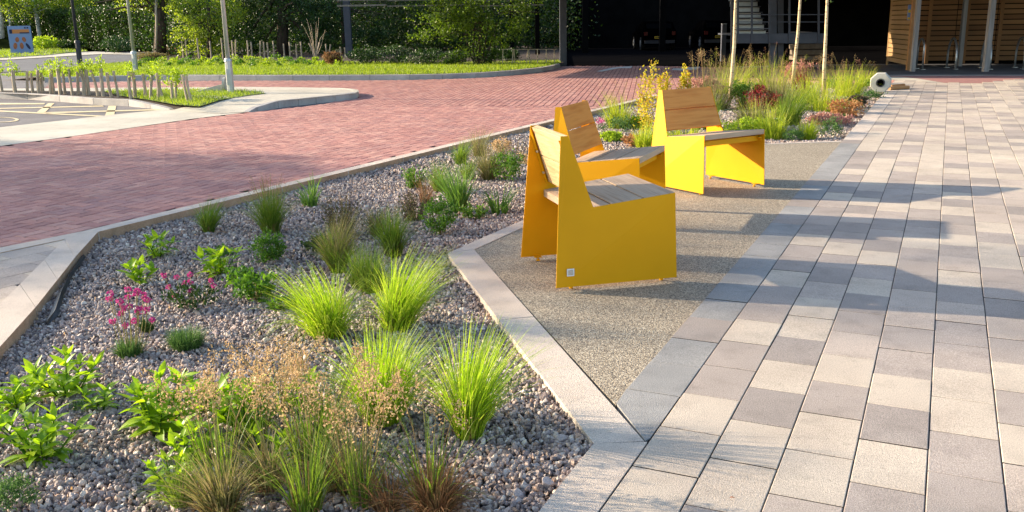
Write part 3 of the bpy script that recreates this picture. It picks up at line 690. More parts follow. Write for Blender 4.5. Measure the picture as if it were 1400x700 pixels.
def mound(px, py, hw, hh, label, m='mound', n=900, leaf=5, seed=0, name='cushion_plant', cat='plant', group=None, flowers=None, spiky=False):
    p = gp(px, py, GZ); k = mpp(p); rg = np.random.default_rng(seed + int(px * 5 + py)); o = empty(name, p, 0, label, cat, group)
    if spiky: V, Fq = blades(rg, n, .45 * hw * k, hh * k * 1.05, 1.0, .0028, 3, 1.1, .5)
    else:
        P, out = blob_pts(rg, n, (0, 0, hh * k * .25), (hw * k, hw * k * .9, hh * k * .8), shell=.6, clumps=45, csize=.18, flat=True)
        V, Fq = leaves(rg, P, leaf * k, up=.6, aspect=.42, out=out * .7)
    obj('foliage', mesh_np('foliage', V, Fq, [M[m]]), o)
    if flowers:
        for (fx, fy) in flowers:
            thrift_flower(o, p, fx, fy, k, rg)
    return o
def thrift_flower(o, p, fx, fy, k, rg):
    # head hangs in the vertical plane facing the view at the plant
    q = gp(fx, fy, 0); 
    ray = _F * F_PX + _R * (fx - 700) - _U * (fy - 350); t = p[1] / ray[1]; h = H + ray[2] * t; x = ray[0] * t
    tip = Vector((x - p[0], rg.uniform(-.03, .03), h - p[2])); s = MB(); s.tube([Vector((tip.x * .35, tip.y, 0)), Vector((tip.x * .8, tip.y, tip.z * .55)), tip], .0016, 4); f = s.build('flower_stem', M['straw'], o)
    P, out = blob_pts(rg, 90, tip, (.0135, .0135, .011), clumps=24, csize=.15); V, Fq = leaves(rg, P, .009, aspect=.8, out=out); obj('flower_head', FLW(V, Fq), o)
def FLW(V, Fq): return mesh_np('flower_head', V, Fq, [M['flower']])
def bush(px, py, hw, hh, label, m='darkleaf', n=1500, leaf=4.5, seed=0, name='shrub', cat='shrub', clumps=60, group=None, stems=7, csize=.16, z=GZ, sm='straw', upright=False):
    p = gp(px, py, z); k = mpp(p); rg = np.random.default_rng(seed + int(px * 5 + py)); o = empty(name, p, 0, label, cat, group)
    st = MB()
    if upright:
        P = []
        for i in range(stems):
            a = rg.uniform(0, 6.28); r = hw * k * math.sqrt(rg.uniform(0, 1)); h = hh * k * rg.uniform(.6, 1.02) * (1 - .25 * r / (hw * k)); b0 = np.array([math.cos(a) * r * .35, math.sin(a) * r * .35, 0]); tp = np.array([math.cos(a) * r, math.sin(a) * r, h])
            st.tube([b0, tp], [.0022, .001], 4, cap=False); u = rg.uniform(.12, 1, n // stems)[:, None]; P.append(b0 + (tp - b0) * u + rg.normal(0, .007 + .004 * k * 100, (n // stems, 3)) * .6)
        P = np.concatenate(P); V, Fq = leaves(rg, P, leaf * k, up=.3, aspect=.55)
    else:
        for i in range(stems):
            a = rg.uniform(0, 6.28); st.tube([(0, 0, 0), (math.cos(a) * hw * k * .5, math.sin(a) * hw * k * .5, hh * k * .6)], [.004, .0015], 4)
        P, out = blob_pts(rg, n, (0, 0, hh * k * .5), (hw * k * .88, hw * k * .88, hh * k * .47), shell=.5, clumps=clumps, csize=csize); P[:, 2] = np.abs(P[:, 2])
        V, Fq = leaves(rg, P, leaf * k, up=.35, aspect=.55, out=out * .5)
    st.build('stem', M[sm], o); obj('foliage', mesh_np('foliage', V, Fq, [M[m]]), o); return o

GL = 'lime green grass tufts in the gravel'
tuft(448, 462, 66, 98, 'broad lime grass tuft left of the pair in mid gravel', 'lime', 430, .85, .0042, 1, group=GL)
tuft(545, 452, 60, 102, 'upright lime grass tuft right of the pair in mid gravel', 'lime', 400, .62, .0042, 2, group=GL)
tuft(524, 575, 76, 126, 'brightest lime grass tuft in front of the pair, dry flower stalks before it', 'lime', 520, .74, .0042, 3, group=GL, dead=60)
tuft(642, 603, 50, 148, 'tall lime grass tuft nearest the angled kerb corner', 'lime', 350, .5, .0044, 4, group=GL, dead=50)
tuft(508, 402, 40, 66, 'low dull green tuft behind the lime pair', 'green', 260, .8, .0035, 5)
tuft(461, 370, 31, 72, 'olive grass tuft with upright blades behind the broad lime tuft', 'dull', 330, .6, .004, 6, dead=20)
tuft(463, 372, 28, 60, 'green blades growing through the olive grass tuft', 'green', 160, .6, .004, 7)
tuft(538, 352, 28, 64, 'green grass tuft between the purple herb and the dark round shrub', 'green', 330, .62, .004, 8)
tuft(286, 318, 20, 44, 'small grass tuft beside the brick road kerb', 'green', 260, .7, .004, 9, dead=20)
tuft(371, 320, 32, 66, 'feathery grass tuft standing over a leafy green shrub', 'green', 340, .6, .0035, 10, seeds=(26, 1.25, .9, 'pinkhead'))
bush(370, 358, 30, 46, 'leafy green shrub under the feathery grass tuft', 'midleaf', 1500, 5, 1)
tuft(424, 282, 26, 32, 'sparse iris-like clump with three tall blades by the road kerb', 'strappy', 60, .8, .009, 11, name='strap_leaved_plant', cat='plant')
tuft(430, 277, 12, 42, 'few stiff upright dark blades beside the iris-like clump', 'strappy', 12, .4, .010, 13, name='strap_leaved_plant', cat='plant')
bush(468, 322, 34, 66, 'purple brown upright herb behind the olive grass tuft', 'purple', 1500, 4, 2, name='herb_clump', cat='herb', upright=True, stems=46)
bush(566, 258, 22, 34, 'light green spiky herb near the middle of the road kerb', 'midleaf', 700, 4.5, 3, name='herb_clump', cat='herb', upright=True, stems=26)
bush(603, 322, 32, 54, 'dark green rounded leafy shrub right of mid gravel', 'midleaf', 1900, 4.5, 4)
bush(565, 303, 28, 46, 'brown tinged fine herb left of the dark rounded shrub', 'purple', 1000, 4, 5, name='herb_clump', cat='herb', upright=True, stems=34)
tuft(627, 290, 30, 64, 'tall fresh green grass tuft behind the dark rounded shrub', 'strappy', 190, .55, .008, 12)
tuft(683, 293, 30, 48, 'arching broad bladed plant left of the nearest chair', 'strappy', 46, .75, .012, 14, name='strap_leaved_plant', cat='plant')
tuft(668, 246, 24, 50, 'leaning olive tuft behind the tall fresh green grass', 'dull', 260, .8, .004, 15)
tuft(630, 226, 18, 36, 'small green tuft at the road kerb left of the chairs', 'green', 180, .7, .004, 16, dead=15)
tuft(655, 214, 22, 40, 'wispy grass tuft overhanging the road kerb', 'dull', 180, .8, .0035, 17)
bush(692, 248, 30, 44, 'green bushy herb with brown stalks left of the chair back', 'midleaf', 1500, 4, 6)
bush(700, 236, 22, 60, 'reddish stalked herb against the nearest chair back', 'purple', 500, 3.5, 7, name='herb_clump', cat='herb', upright=True, stems=18)
bush(684, 208, 20, 20, 'faded brown flower clump near the road kerb', 'seed', 420, 4, 8, name='herb_clump', cat='herb')
bush(716, 226, 16, 26, 'pale dry herb beside the chair back', 'seed', 260, 3.5, 9, name='herb_clump', cat='herb', upright=True, stems=14)
GB = 'bright broad leaved plants in the gravel'
broadleaf(216, 352, 32, 40, 'bright pointed leaf plant nearest the road kerb corner', 7, 3, 15, group=GB)
broadleaf(190, 388, 28, 36, 'bright leaf plant just behind the pink thrift', 6, 3, 15, seed=2, group=GB)
broadleaf(300, 376, 34, 52, 'bright leaf plant with one tall shoot below the small grass tuft', 7, 4, 16, seed=3, group=GB)
bush(352, 410, 36, 40, 'dark green scalloped leaf clump left of the lime tufts', 'midleaf', 420, 11, 11, name='leafy_clump', cat='plant', clumps=60)
bush(386, 424, 22, 18, 'low dark leaf clump touching the broad lime tuft', 'midleaf', 170, 10, 12, name='leafy_clump', cat='plant')
mound(265, 420, 34, 30, 'dark leaf clump with a few magenta flowers', 'darkleaf', 380, 9, 1, name='flowering_clump', flowers=[(226, 375), (243, 378), (258, 377), (260, 386), (250, 388), (262, 397), (240, 405), (286, 385), (292, 391), (228, 394)])
mound(178, 486, 32, 26, 'grey green thrift cushion under many magenta flowers', 'mound', 620, 5, 2, spiky=True, name='thrift_cushion', flowers=[(150, 402), (146, 411), (176, 395), (184, 402), (190, 396), (172, 408), (168, 421), (178, 418), (186, 428), (162, 430), (155, 438), (198, 412), (192, 406), (182, 441), (170, 446), (200, 424), (210, 436), (166, 411), (192, 420)])
mound(202, 452, 16, 22, 'small dark thrift cushion behind the flowering one', 'darkleaf', 260, 5, 3, spiky=True, name='thrift_cushion')
mound(256, 476, 40, 32, 'wide dark green thrift cushion without flowers over it', 'mound', 900, 5, 4, spiky=True, name='thrift_cushion')
mound(20, 695, 34, 46, 'round soft green cushion at the near left corner', 'mound', 1500, 6, 5)
broadleaf(92, 540, 62, 66, 'bright leaf plant left of the small pale stone', 10, 4, 22, seed=4, group=GB)
broadleaf(58, 628, 68, 92, 'largest bright leaf plant at the left picture edge', 12, 4, 25, seed=5, group=GB)
broadleaf(215, 590, 62, 98, 'bright leaf plant among brown seed heads left of centre', 12, 5, 25, seed=6, group=GB)
broadleaf(335, 590, 50, 98, 'deeper green leaf plant behind the beige seed heads', 9, 5, 27, seed=7, group=GB)
broadleaf(238, 672, 36, 80, 'small leafy plant at the near edge beside the dull tuft', 6, 4, 19, seed=8, group=GB)
broadleaf(418, 560, 26, 60, 'narrow leafy plant hidden among the beige seed heads', 4, 4, 20, seed=9, group=GB)
def seedplant(px, py, hw, hh, n, label, seed=0, m='seed', green=60):
    p = gp(px, py, GZ); k = mpp(p); rg = np.random.default_rng(seed + 900); o = empty('seed_head_plant', p, 0, label, 'dried plant', 'plants with beige seed heads')
    seed_heads(o, rg, n, hw * k, hh * k, m, head=.085, hs=.0115, per=64)
    V, Fq = blades(rg, green, .3 * hw * k, hh * k * .7, .5, .005, 5, 1.3, .5); obj('blades', mesh_np('blades', V, Fq, [M['green']]), o); return o
seedplant(430, 640, 90, 170, 26, 'dried plant with wide beige seed heads left of the front lime tuft', 1, green=90)
seedplant(495, 690, 60, 200, 15, 'thin dried plant with tall stalks at the near edge', 2, green=70)
seedplant(350, 610, 70, 130, 14, 'dried plant with brown heads before the deep green leaves', 3, green=30)
seedplant(590, 690, 70, 190, 6, 'few tall brown stalks rising from the rusty tuft', 4, 'seed', green=20)
tuft(303, 706, 66, 100, 'large dull green tuft at the near edge', 'dull', 200, .7, .0045, 20, dead=80)
tuft(420, 704, 60, 110, 'loose olive tuft at the near edge below the seed heads', 'green', 90, .6, .0045, 21, dead=30)
tuft(597, 712, 46, 84, 'rusty dead tuft with a few green blades at the near edge', 'deadtuft', 420, .8, .0035, 22)
tuft(585, 700, 70, 130, 'dark green arching blades beside the rusty tuft', 'green', 30, .75, .0055, 23)

broadleaf(140, 560, 26, 40, 'small leafy sprig between the two left bright leaf plants', 4, 3, 18, seed=21, group=GB)
broadleaf(285, 560, 34, 60, 'leafy sprig behind the brown seed heads left of centre', 6, 4, 20, seed=22, group=GB)
broadleaf(372, 640, 34, 70, 'low leafy sprig in the middle of the dried stalks', 5, 4, 19, seed=23, group=GB)
tuft(365, 668, 60, 90, 'thin straw tuft beside the large dull green tuft', 'dull', 120, .9, .0035, 31, dead=60)
tuft(470, 668, 70, 100, 'wiry green and straw tuft in front of the front lime tuft', 'dull', 150, .95, .0035, 32, dead=50)
tuft(250, 690, 40, 70, 'loose green tuft left of the large dull green tuft', 'green', 90, .9, .004, 33, dead=20)
tuft(530, 700, 46, 80, 'sparse straw tuft left of the rusty tuft', 'deadtuft', 110, 1.0, .003, 34)
seedplant(300, 660, 80, 170, 16, 'dried plant with brown heads over the large dull tuft', 5, green=40)
seedplant(385, 560, 60, 100, 14, 'short dried plant with beige heads behind the narrow leafy plant', 6, green=30)
mound(116, 560, 20, 12, 'tiny yellow green cushion between the bright leaf plants', 'mound', 240, 5, 35)
broadleaf(25, 560, 30, 50, 'leafy plant cut by the left picture edge', 6, 4, 20, seed=41, group=GB)
broadleaf(262, 628, 40, 70, 'bright leafy plant before the large dull tuft', 7, 4, 21, seed=42, group=GB)
bush(330, 392, 24, 26, 'small mid green clump beside the scalloped leaf clump', 'midleaf', 260, 9, 43, name='leafy_clump', cat='plant')
tuft(492, 395, 30, 60, 'thin green tuft between the lime pair', 'green', 140, .6, .0035, 44)
tuft(448, 600, 44, 84, 'green stemmed tuft under the beige seed heads', 'green', 110, .7, .004, 45)
tuft(600, 262, 22, 42, 'fine green tuft between the spiky herb and the fresh green grass', 'green', 160, .7, .0035, 51)
bush(648, 300, 22, 26, 'low dark herb at the foot of the fresh green grass', 'midleaf', 600, 4.5, 52, name='herb_clump', cat='herb', upright=True, stems=24)
tuft(515, 322, 24, 44, 'brownish fine tuft between the purple herb and dark shrub', 'dull', 170, .8, .0035, 53)
bush(440, 345, 26, 24, 'dark low leaves beside the olive grass tuft', 'darkleaf', 500, 6, 54, name='leafy_clump', cat='plant')
tuft(582, 282, 20, 40, 'reddish fine grass above the brown tinged herb', 'deadtuft', 110, .7, .003, 55)
tuft(640, 246, 20, 34, 'dull green tuft behind the fresh green grass', 'green', 150, .8, .0035, 56)
bush(300, 352, 18, 16, 'tiny dark leaf clump behind the tall shoot plant', 'midleaf', 180, 7, 57, name='leafy_clump', cat='plant')
# small things in the gravel
for (x, y, s, lb) in ((131, 492, .028, 'pale square stone left of the thrift cushion'),):
    if s:
        me = rock(77).copy()
        for v in me.vertices: v.co *= s
        me.materials.clear(); me.materials.append(M['light']); o = obj('pale_stone', me, None, gp(x, y, GZ + .012)); props(o, lb, 'stone')
mbn = MB(); pts_ = [gp(115, 352, GZ + .012), gp(96, 380, GZ + .010), gp(84, 405, GZ + .014), gp(76, 430, GZ + .006), gp(64, 446, GZ + .0)]
vs = []; 
for i, p in enumerate(pts_):
    w = (.012, .010, .014, .022, .006)[i]; vs += [p + Vector((-w, 0, .014)), p + Vector((0, 0, .022)), p + Vector((w, -.004, .004))]
mbn.add(vs, [(i * 3 + j, i * 3 + j + 1, i * 3 + j + 4, i * 3 + j + 3) for i in range(4) for j in range(2)])
props(mbn.build('root_membrane', M['membrane']), 'strip of black membrane showing through the gravel by the left kerb', 'membrane')
lfm = leaf_mesh(1, .45, 'litter', curl=.5)
for i, (x, y, a, lb) in enumerate(((724, 536, 1.6, 'orange dead leaf on the gravel near the kerb'), (797, 624, .9, 'orange dead leaf wedged at the kerb corner'), (998, 680, 0, 'small red leaf scrap on a pale paver'), (700, 448, 1.2, 'curled tan leaf against the angled kerb'))):
    z = 0.004 if i == 2 else GZ + .02
    o = obj('fallen_leaf', lfm, None, gp(x, y, z), (.2, -.3, a)); s = .028 if i != 2 else .014; o.scale = (s, s, s); props(o, lb, 'leaf')

rl = np.random.default_rng(77); P = jitter(bed_poly, .17, 1.9, 9, rl); P = P[rl.uniform(0, 1, len(P)) < .45]; P = np.concatenate([P, np.full((len(P), 1), GZ + .016)], 1)
V, Fq = leaves(rl, P, .022, up=.25, aspect=.5); props(obj('leaf_litter', mesh_np('leaf_litter', V, Fq, [M['seed']])), kind='stuff')
# ------------------------------------------------------------------ far bed plants
FG = 'plants of the far bed'
far = [
 # kind, px, py, hw, hh, mat, label
 ('b', 888, 188, 21, 94, 'yellowleaf', 'yellow and orange shrub left of the right-hand chair'),
 ('b', 907, 150, 9, 52, 'yellowleaf', 'yellow leafed sapling rising behind the right-hand chair back, left one'),
 ('b', 935, 150, 9, 56, 'yellowleaf', 'yellow leafed sapling rising behind the right-hand chair back, right one'),
 ('t', 846, 176, 22, 44, 'limefar', 'wispy green grass between the middle and right-hand chairs'),
 ('m', 846, 182, 22, 22, 'mound', 'dark green cushion between the middle and right-hand chairs'),
 ('b', 872, 176, 14, 16, 'brightgreen', 'small bright green clump beside the yellow shrub'),
 ('m', 826, 172, 12, 10, 'flowerm', 'pink flowered cushion right of the middle chair back'),
 ('b', 838, 192, 16, 10, 'brightgreen', 'low green sprig behind the middle chair seat'),
 ('b', 870, 200, 18, 14, 'orangeleaf', 'low orange leafed sprig behind the chair seats'),
 ('t', 935, 192, 44, 26, 'limefar', 'low lime grass showing under the right-hand chair back'),
 ('t', 882, 205, 18, 34, 'limefar', 'lime tuft at the left leg of the right-hand chair'),
 ('t', 1056, 190, 26, 38, 'limefar', 'lime tuft touching the right-hand chair front corner'),
 ('t', 1034, 172, 34, 34, 'limefar', 'lime tuft behind the right-hand chair seat'),
 ('t', 1104, 191, 16, 26, 'limefar', 'small lime tuft at the front edge of the far bed'),
 ('m', 1086, 193, 15, 14, 'mound', 'dark green cushion left of the small lime tuft'),
 ('m', 1137, 188, 16, 24, 'mound', 'fresh green cushion right of the small lime tuft'),
 ('m', 1152, 168, 12, 10, 'mound', 'tiny green cushion below the russet plant'),
 ('b', 1154, 160, 26, 24, 'orangeleaf', 'russet spreading plant on the pale gravel'),
 ('t', 1078, 172, 22, 52, 'greenfar', 'bushy olive grass left of the lime mass'),
 ('t', 1126, 152, 46, 50, 'limefar', 'widest lime grass tuft of the far bed'),
 ('t', 1100, 142, 30, 42, 'limefar', 'lime tuft between the two right birch stems'),
 ('t', 1160, 132, 26, 40, 'limefar', 'lime tuft left of the octagonal block'),
 ('t', 1182, 118, 18, 24, 'limefar', 'small lime tuft touching the octagonal block'),
 ('m', 1186, 138, 20, 12, 'mound', 'creeping green cushion in front of the octagonal block'),
 ('b', 1044, 152, 26, 30, 'redleaf', 'dark red leaf clump in the middle of the far bed'),
 ('b', 1020, 148, 9, 12, 'redleaf', 'tiny scarlet clump left of the dark red clump'),
 ('b', 1096, 128, 12, 22, 'redleaf', 'dark red clump behind the middle birch stem'),
 ('b', 1012, 188, 30, 26, 'brightgreen', 'leafy bright green clump right of the chair back'),
 ('b', 1016, 150, 24, 38, 'greenleaf', 'green leafy clump right of the left birch stem'),
 ('t', 975, 150, 30, 54, 'dullfar', 'buff grass at the left birch foot'),
 ('t', 1000, 128, 34, 44, 'limefar', 'pale lime grass behind the left birch'),
 ('t', 1050, 126, 40, 44, 'limefar', 'pale lime grass between left and middle birches'),
 ('t', 1062, 150, 30, 50, 'dullfar', 'reddish tinged grass beside the dark red clump'),
 ('t', 960, 176, 30, 50, 'greenfar', 'olive green grass directly behind the chair back'),
 ('t', 1030, 176, 30, 40, 'dullfar', 'buff grass right of the chair back'),
 ('b', 1090, 112, 18, 28, 'pinkhead', 'pink plumed plant behind the middle birch'),
 ('b', 962, 132, 26, 26, 'pinkhead', 'hazy pink plant left of the left birch'),
 ('b', 1132, 170, 30, 14, 'pinkhead', 'low pink flowering patch on the pale gravel'),
 ('t', 1140, 120, 30, 26, 'limefar', 'lime tuft right of the right birch'),
 ('b', 1170, 148, 14, 16, 'purple', 'brown leaf clump above the russet plant'),
 ('m', 1160, 122, 40, 18, 'greenleaf', 'low green cover at the back of the far bed'),
 ('t', 1066, 162, 18, 18, 'limefar', 'short lime tuft in front of the dark red clump'),
 ('b', 1050, 180, 22, 18, 'greenleaf', 'green leafy patch behind the chair corner'),
]
MK = {'brightgreen': 'midleaf', 'greenleaf': 'midleaf', 'greenfar': 'green', 'dullfar': 'dull', 'mound': 'mound'}
M['farbright'] = mat('far_bright_leaf', [(.22, .34, .02), (.38, .48, .04)], by='island', rough=.5, trans=.5, tcol=(1.2, 1.2, .5))
for i, (kd, px, py, hw, hh, m_, lb) in enumerate(far):
    mm = 'farbright' if m_ == 'brightgreen' else MK.get(m_, m_)
    if kd == 't': tuft(px, py, hw * 1.2, hh * 1.08, lb, mm, 300, None, .008, i, group=FG, segs=4, r0=.5, lvar=.8, seeds=((9, 1.35, 1., ['seed', 'pinkhead', 'limefar'][i % 3]) if hh > 34 else None))
    elif kd == 'b': bush(px, py, hw * 1.15, hh * 1.05, lb, mm, (1500 if mm == 'yellowleaf' else 1300) if hw > 12 else 800, 4.4, i, name='leafy_clump', cat='plant', group=FG, clumps=40, csize=.2)
    else:
        if m_ == 'flowerm': mound(px, py, hw, hh, lb, 'flower', 160, 3, i, group=FG)
        else: mound(px, py, hw, hh, lb, mm, 800, 3.4, i, group=FG)
# tall nodding flower stalks against the dark undercroft
rgs = np.random.default_rng(8)
_stk = sorted([(950, 130, 66), (962, 128, 66), (975, 128, 72), (985, 130, 80), (1014, 118, 78), (1024, 118, 70), (1030, 120, 69), (1040, 118, 78), (1047, 118, 70), (1066, 116, 72), (1074, 116, 86), (1098, 112, 76), (1108, 112, 77), (1119, 112, 74), (1134, 112, 78), (1146, 110, 92), (1153, 110, 80), (1167, 108, 84), (1008, 122, 84), (992, 124, 72)])
ORD = 'first second third fourth fifth sixth seventh eighth ninth tenth eleventh twelfth thirteenth fourteenth fifteenth sixteenth seventeenth eighteenth nineteenth twentieth twenty-first twenty-second twenty-third twenty-fourth twenty-fifth twenty-sixth twenty-seventh twenty-eighth twenty-ninth thirtieth'.split()
for i, (px, py, top) in enumerate(_stk):
    p = gp(px, py, GZ); k = mpp(p)
    grp_ = [q for q in _stk if (q[0] < 996) == (px < 996) and (q[0] < 1088) == (px < 1088) and (q[0] < 1128) == (px < 1128)]
    wh = 'left of the left birch' if px < 996 else 'between the left and middle birches' if px < 1088 else 'between the middle and right birches' if px < 1128 else 'right of the right birch'
    o = empty('nodding_flower_stalk', p, 0, 'nodding flower stalk %s, %s from the left there' % (wh, ORD[grp_.index((px, py, top))]), 'flower stalk', 'nodding flower stalks in the far bed')
    seed_heads(o, rgs, 4, 9 * k, (hz(p, top) - GZ), 'seed', head=.22, hs=.017, per=34, droop=.07, stemr=.003)

# birch whips
def birch(px, py, pts_px, label, seed):
    """pts_px: (x, y) rows the stem passes, bottom to top of the frame"""
    p = gp(px, py, GZ); rg = np.random.default_rng(seed); o = empty('birch_tree', p, 0, label, 'tree', 'young birches in the far bed')
    pts_ = []
    for (x, y) in [(px, py)] + pts_px:
        ray = _F * F_PX + _R * (x - 700) - _U * (y - 350); t = p[1] / ray[1]; pts_.append(Vector((ray[0] * t - p[0], 0, H + ray[2] * t - p[2])))
    dv = (pts_[-1] - pts_[-2]); top = pts_[-1]
    pts_ += [top + Vector((.05, .03, .5)), top + Vector((.03, .06, 1.1)), top + Vector((.08, .05, 1.9))]
    n = len(pts_); r = [.036 * (1 - .75 * i / (n - 1)) for i in range(n)]; s = MB(); s.tube(pts_, r, 10); s.build('trunk', M['birch'], o, smooth=True)
    lm = MB()
    for i in range(34):
        u = rg.uniform(0, n - 4); a = int(u); c = pts_[a].lerp(pts_[a + 1], u - a); rr = r[a] + (r[a + 1] - r[a]) * (u - a); w = rg.uniform(0, 6.28); dw = rg.uniform(.35, .8); hh = rg.uniform(.006, .014)
        vs = [c + Vector((math.cos(w + s1 * dw) * (rr + .0015), math.sin(w + s1 * dw) * (rr + .0015), s2 * hh / 2)) for s1 in (-1, 0, 1) for s2 in (-1, 1)]
        lm.add(vs, [(0, 2, 3, 1), (2, 4, 5, 3)])
    lm.build('bark_marks', M['lenticel'], o)
    br = MB(); P = []
    for i in range(16):
        u = rg.uniform(.1, 1); c = top.lerp(pts_[-1], u) if rg.uniform() > .1 else top; a = rg.uniform(0, 6.28); L_ = rg.uniform(.25, .55) * (1.2 - u * .7); e = c + Vector((math.cos(a) * L_, math.sin(a) * L_, L_ * .8)); br.tube([c, e], [.006, .002], 4)
        for q in range(26): P.append(np.array(c.lerp(e, rg.uniform(.2, 1.05))) + rg.normal(0, .05, 3))
    br.build('branches', M['bark'], o)
    V, Fq = leaves(rg, np.array(P), .05, up=-.2, aspect=.7); obj('crown', mesh_np('crown', V, Fq, [M['treeleaf']]), o)
birch(998, 138, [(1001, 100), (1004, 60), (1005, 20), (1006, 0)], 'leaning young birch with pale stem, leftmost of three', 1)
birch(1083, 122, [(1087, 80), (1091, 45), (1094, 0)], 'slightly bowed young birch, middle of three', 2)
birch(1126, 130, [(1127, 90), (1129, 50), (1131, 0)], 'straight young birch, rightmost of three', 3)

# octagonal concrete base lying on its side
p = gp(1203, 126.5, GZ + .04); kk = mpp(p); r_o = 14.2 * kk
o = empty('concrete_block', p + Vector((0, 0, r_o * .95)), R(-24), 'octagonal concrete block lying on its side with a round black hole', 'concrete block')
s = MB(); n = 8; ang = [R(22.5) + i * math.pi / 4 for i in range(n)]
ring = lambda rad, y: [(math.cos(a) * rad, y, math.sin(a) * rad) for a in ang]
hr = lambda rad, y, m_=24: [(math.cos(2 * math.pi * i / m_) * rad, y, math.sin(2 * math.pi * i / m_) * rad) for i in range(m_)]
vs = ring(r_o * .93, -.09) + ring(r_o, -.06) + ring(r_o, .09); s.add(vs, [(i, (i + 1) % 8, 8 + (i + 1) % 8, 8 + i) for i in range(8)] + [(8 + i, 8 + (i + 1) % 8, 16 + (i + 1) % 8, 16 + i) for i in range(8)] + [tuple(range(16, 24))])
hv = hr(r_o * .40, -.09); b0 = len(s.v); s.add(ring(r_o * .93, -.09) + hv, [])
b0 = len(s.v) - 32
for i in range(8):
    for j in range(3): 
        h0 = b0 + 8 + (i * 3 + j + 2) % 24; h1 = b0 + 8 + (i * 3 + j + 3) % 24
        if j == 1: s.f.append((b0 + i, b0 + (i + 1) % 8, h1, h0)); s.m.append(0)
        elif j == 0: s.f.append((b0 + i, h1, h0)); s.m.append(0)
        else: s.f.append((b0 + (i + 1) % 8, h1, h0)); s.m.append(0)
s.build('body', M['stone'], o)
s = MB(); a_ = hr(r_o * .41, -.094); c_ = hr(r_o * .30, -.096); s.add(a_ + c_, [(i, (i + 1) % 24, 24 + (i + 1) % 24, 24 + i) for i in range(24)]); s.build('rim', M['darkmetal'], o)
s = MB(); a_ = hr(r_o * .34, -.098); c_ = hr(r_o * .30, .06); s.add(a_ + c_, [(i, (i + 1) % 24, 24 + (i + 1) % 24, 24 + i) for i in range(24)] + [tuple(range(24, 48))]); s.build('hole', M['black'], o)
s = MB(); s.tube([gp(1216, 121, .03), gp(1242, 119.5, .03)], .035, 8); s.tube([gp(1218, 118, .05), gp(1236, 116.5, .05)], .03, 8); props(s.build('pipe_offcut', M['postwood']), 'brown pipe offcuts lying behind the octagonal block', 'pipe')
# ================================================================== far side: island, lawns, roads
def zpoly(name, pts_, m, kind='structure', parent=None):
    b = MB(); b.add([gp(*q) for q in pts_], [tuple(range(len(pts_)))]); o = b.build(name, m, parent)
    if kind: props(o, kind=kind)
    return o
b = MB(); q = [(-70, 12.0), (-6.2, 10.7), (-4.5, 14.2), (-3.0, 16), (-2.6, 22), (-1.6, 23.2), (.4, 24.6), (2, 31), (-12, 40), (-70, 60)]
b.add([(x, y, -.024) for x, y in q], [tuple(range(len(q)))]); props(b.build('car_park_asphalt', M['asphalt']), kind='structure')
zpoly('flush_kerb_strip', [(0, 199.5, -.003), (100, 186, -.003), (190, 173, -.003), (262, 162.5, -.003), (341, 153, -.003), (300, 150, -.003), (232, 149, -.003), (160, 156, -.003), (100, 163, -.003), (0, 174, -.003), (-200, 196, -.003), (-200, 226, -.003)], M['conc'])
# bay markings
mk = []
def strip(name, pts_, label, w=None):
    b = MB(); b.add([gp(x, y, -.018) for x, y in pts_], [tuple(range(len(pts_)))]); o = b.build(name, M['cream'], None); return props(o, label, 'road marking', 'cream lines of the parking bay')
strip('bay_line', [(-60, 141), (-60, 143.2), (60, 142.6), (62, 140.8)], 'short cream line against the island kerb at the left edge')
strip('bay_line', [(-40, 148.5), (-40, 149.8), (142, 145.6), (140, 144.2)], 'upper cream line of the bay, parallel to the kerb')
strip('bay_line', [(60, 153.3), (64, 155), (232, 150.2), (228, 148.8)], 'middle cream line running to the bay corner')
strip('bay_line', [(-40, 148.8), (-40, 150.6), (143, 159.8), (150, 158.6)], 'lower cream line slanting towards the brick road')
strip('bay_hatch', [(50, 153.6), (61, 154.2), (74.5, 141), (66, 141)], 'left diagonal cream hatch bar in the bay')
strip('bay_hatch', [(143, 159.6), (156, 157.8), (159, 144.6), (148.5, 144.6)], 'right diagonal cream hatch bar in the bay')
b = MB(); V0 = []; 
for i in range(17):
    a = -1.9 + 3.6 * i / 16
    for r in (1., .82): V0.append(gp(0 + 26 * math.cos(a) * r, 163.5 + 3.6 * math.sin(a) * r, -.018))
b.add(V0, [(2 * i, 2 * i + 1, 2 * i + 3, 2 * i + 2) for i in range(16)]); props(b.build('bay_symbol', M['cream']), 'curved cream part of a painted bay symbol at the left edge', 'road marking')

# island: soil, lawn and pale path on a raised kerb
zpoly('island_soil', [(-200, 119, .085), (-200, 123, .085), (0, 127.6, .085), (80, 131, .085), (127, 134.5, .085), (175, 136.6, .085), (205, 143, .04), (232, 149.4, .002), (262, 150, .004), (262, 140, .06), (200, 126, .085), (0, 122.5, .085)], M['soil'])
zpoly('island_path', [(232, 149.4, 0), (262, 152.6, 0), (300, 155, .002), (341, 152.6, .004), (352, 146.5, .05), (380, 138.2, .092), (484, 127.7, .092), (491, 125.2, .092), (489, 122.5, .092), (470, 120.6, .092), (400, 119.2, .092), (330, 118.6, .092), (262, 119.2, .092), (0, 121.0, .090), (-200, 118, .09), (-200, 119.5, .09), (0, 123.6, .090), (190, 125.2, .089), (250, 140, .05)], M['conc'])
lawn_i = [(140, 124.4, .10), (262, 122, .11), (300, 122.6, .115), (340, 124.6, .11), (364, 127.6, .10), (338, 130.5, .10), (300, 137, .09), (272, 145.5, .05), (240, 143, .06), (200, 136, .10), (165, 131, .10)]
zpoly('island_lawn', lawn_i, M['turf'])
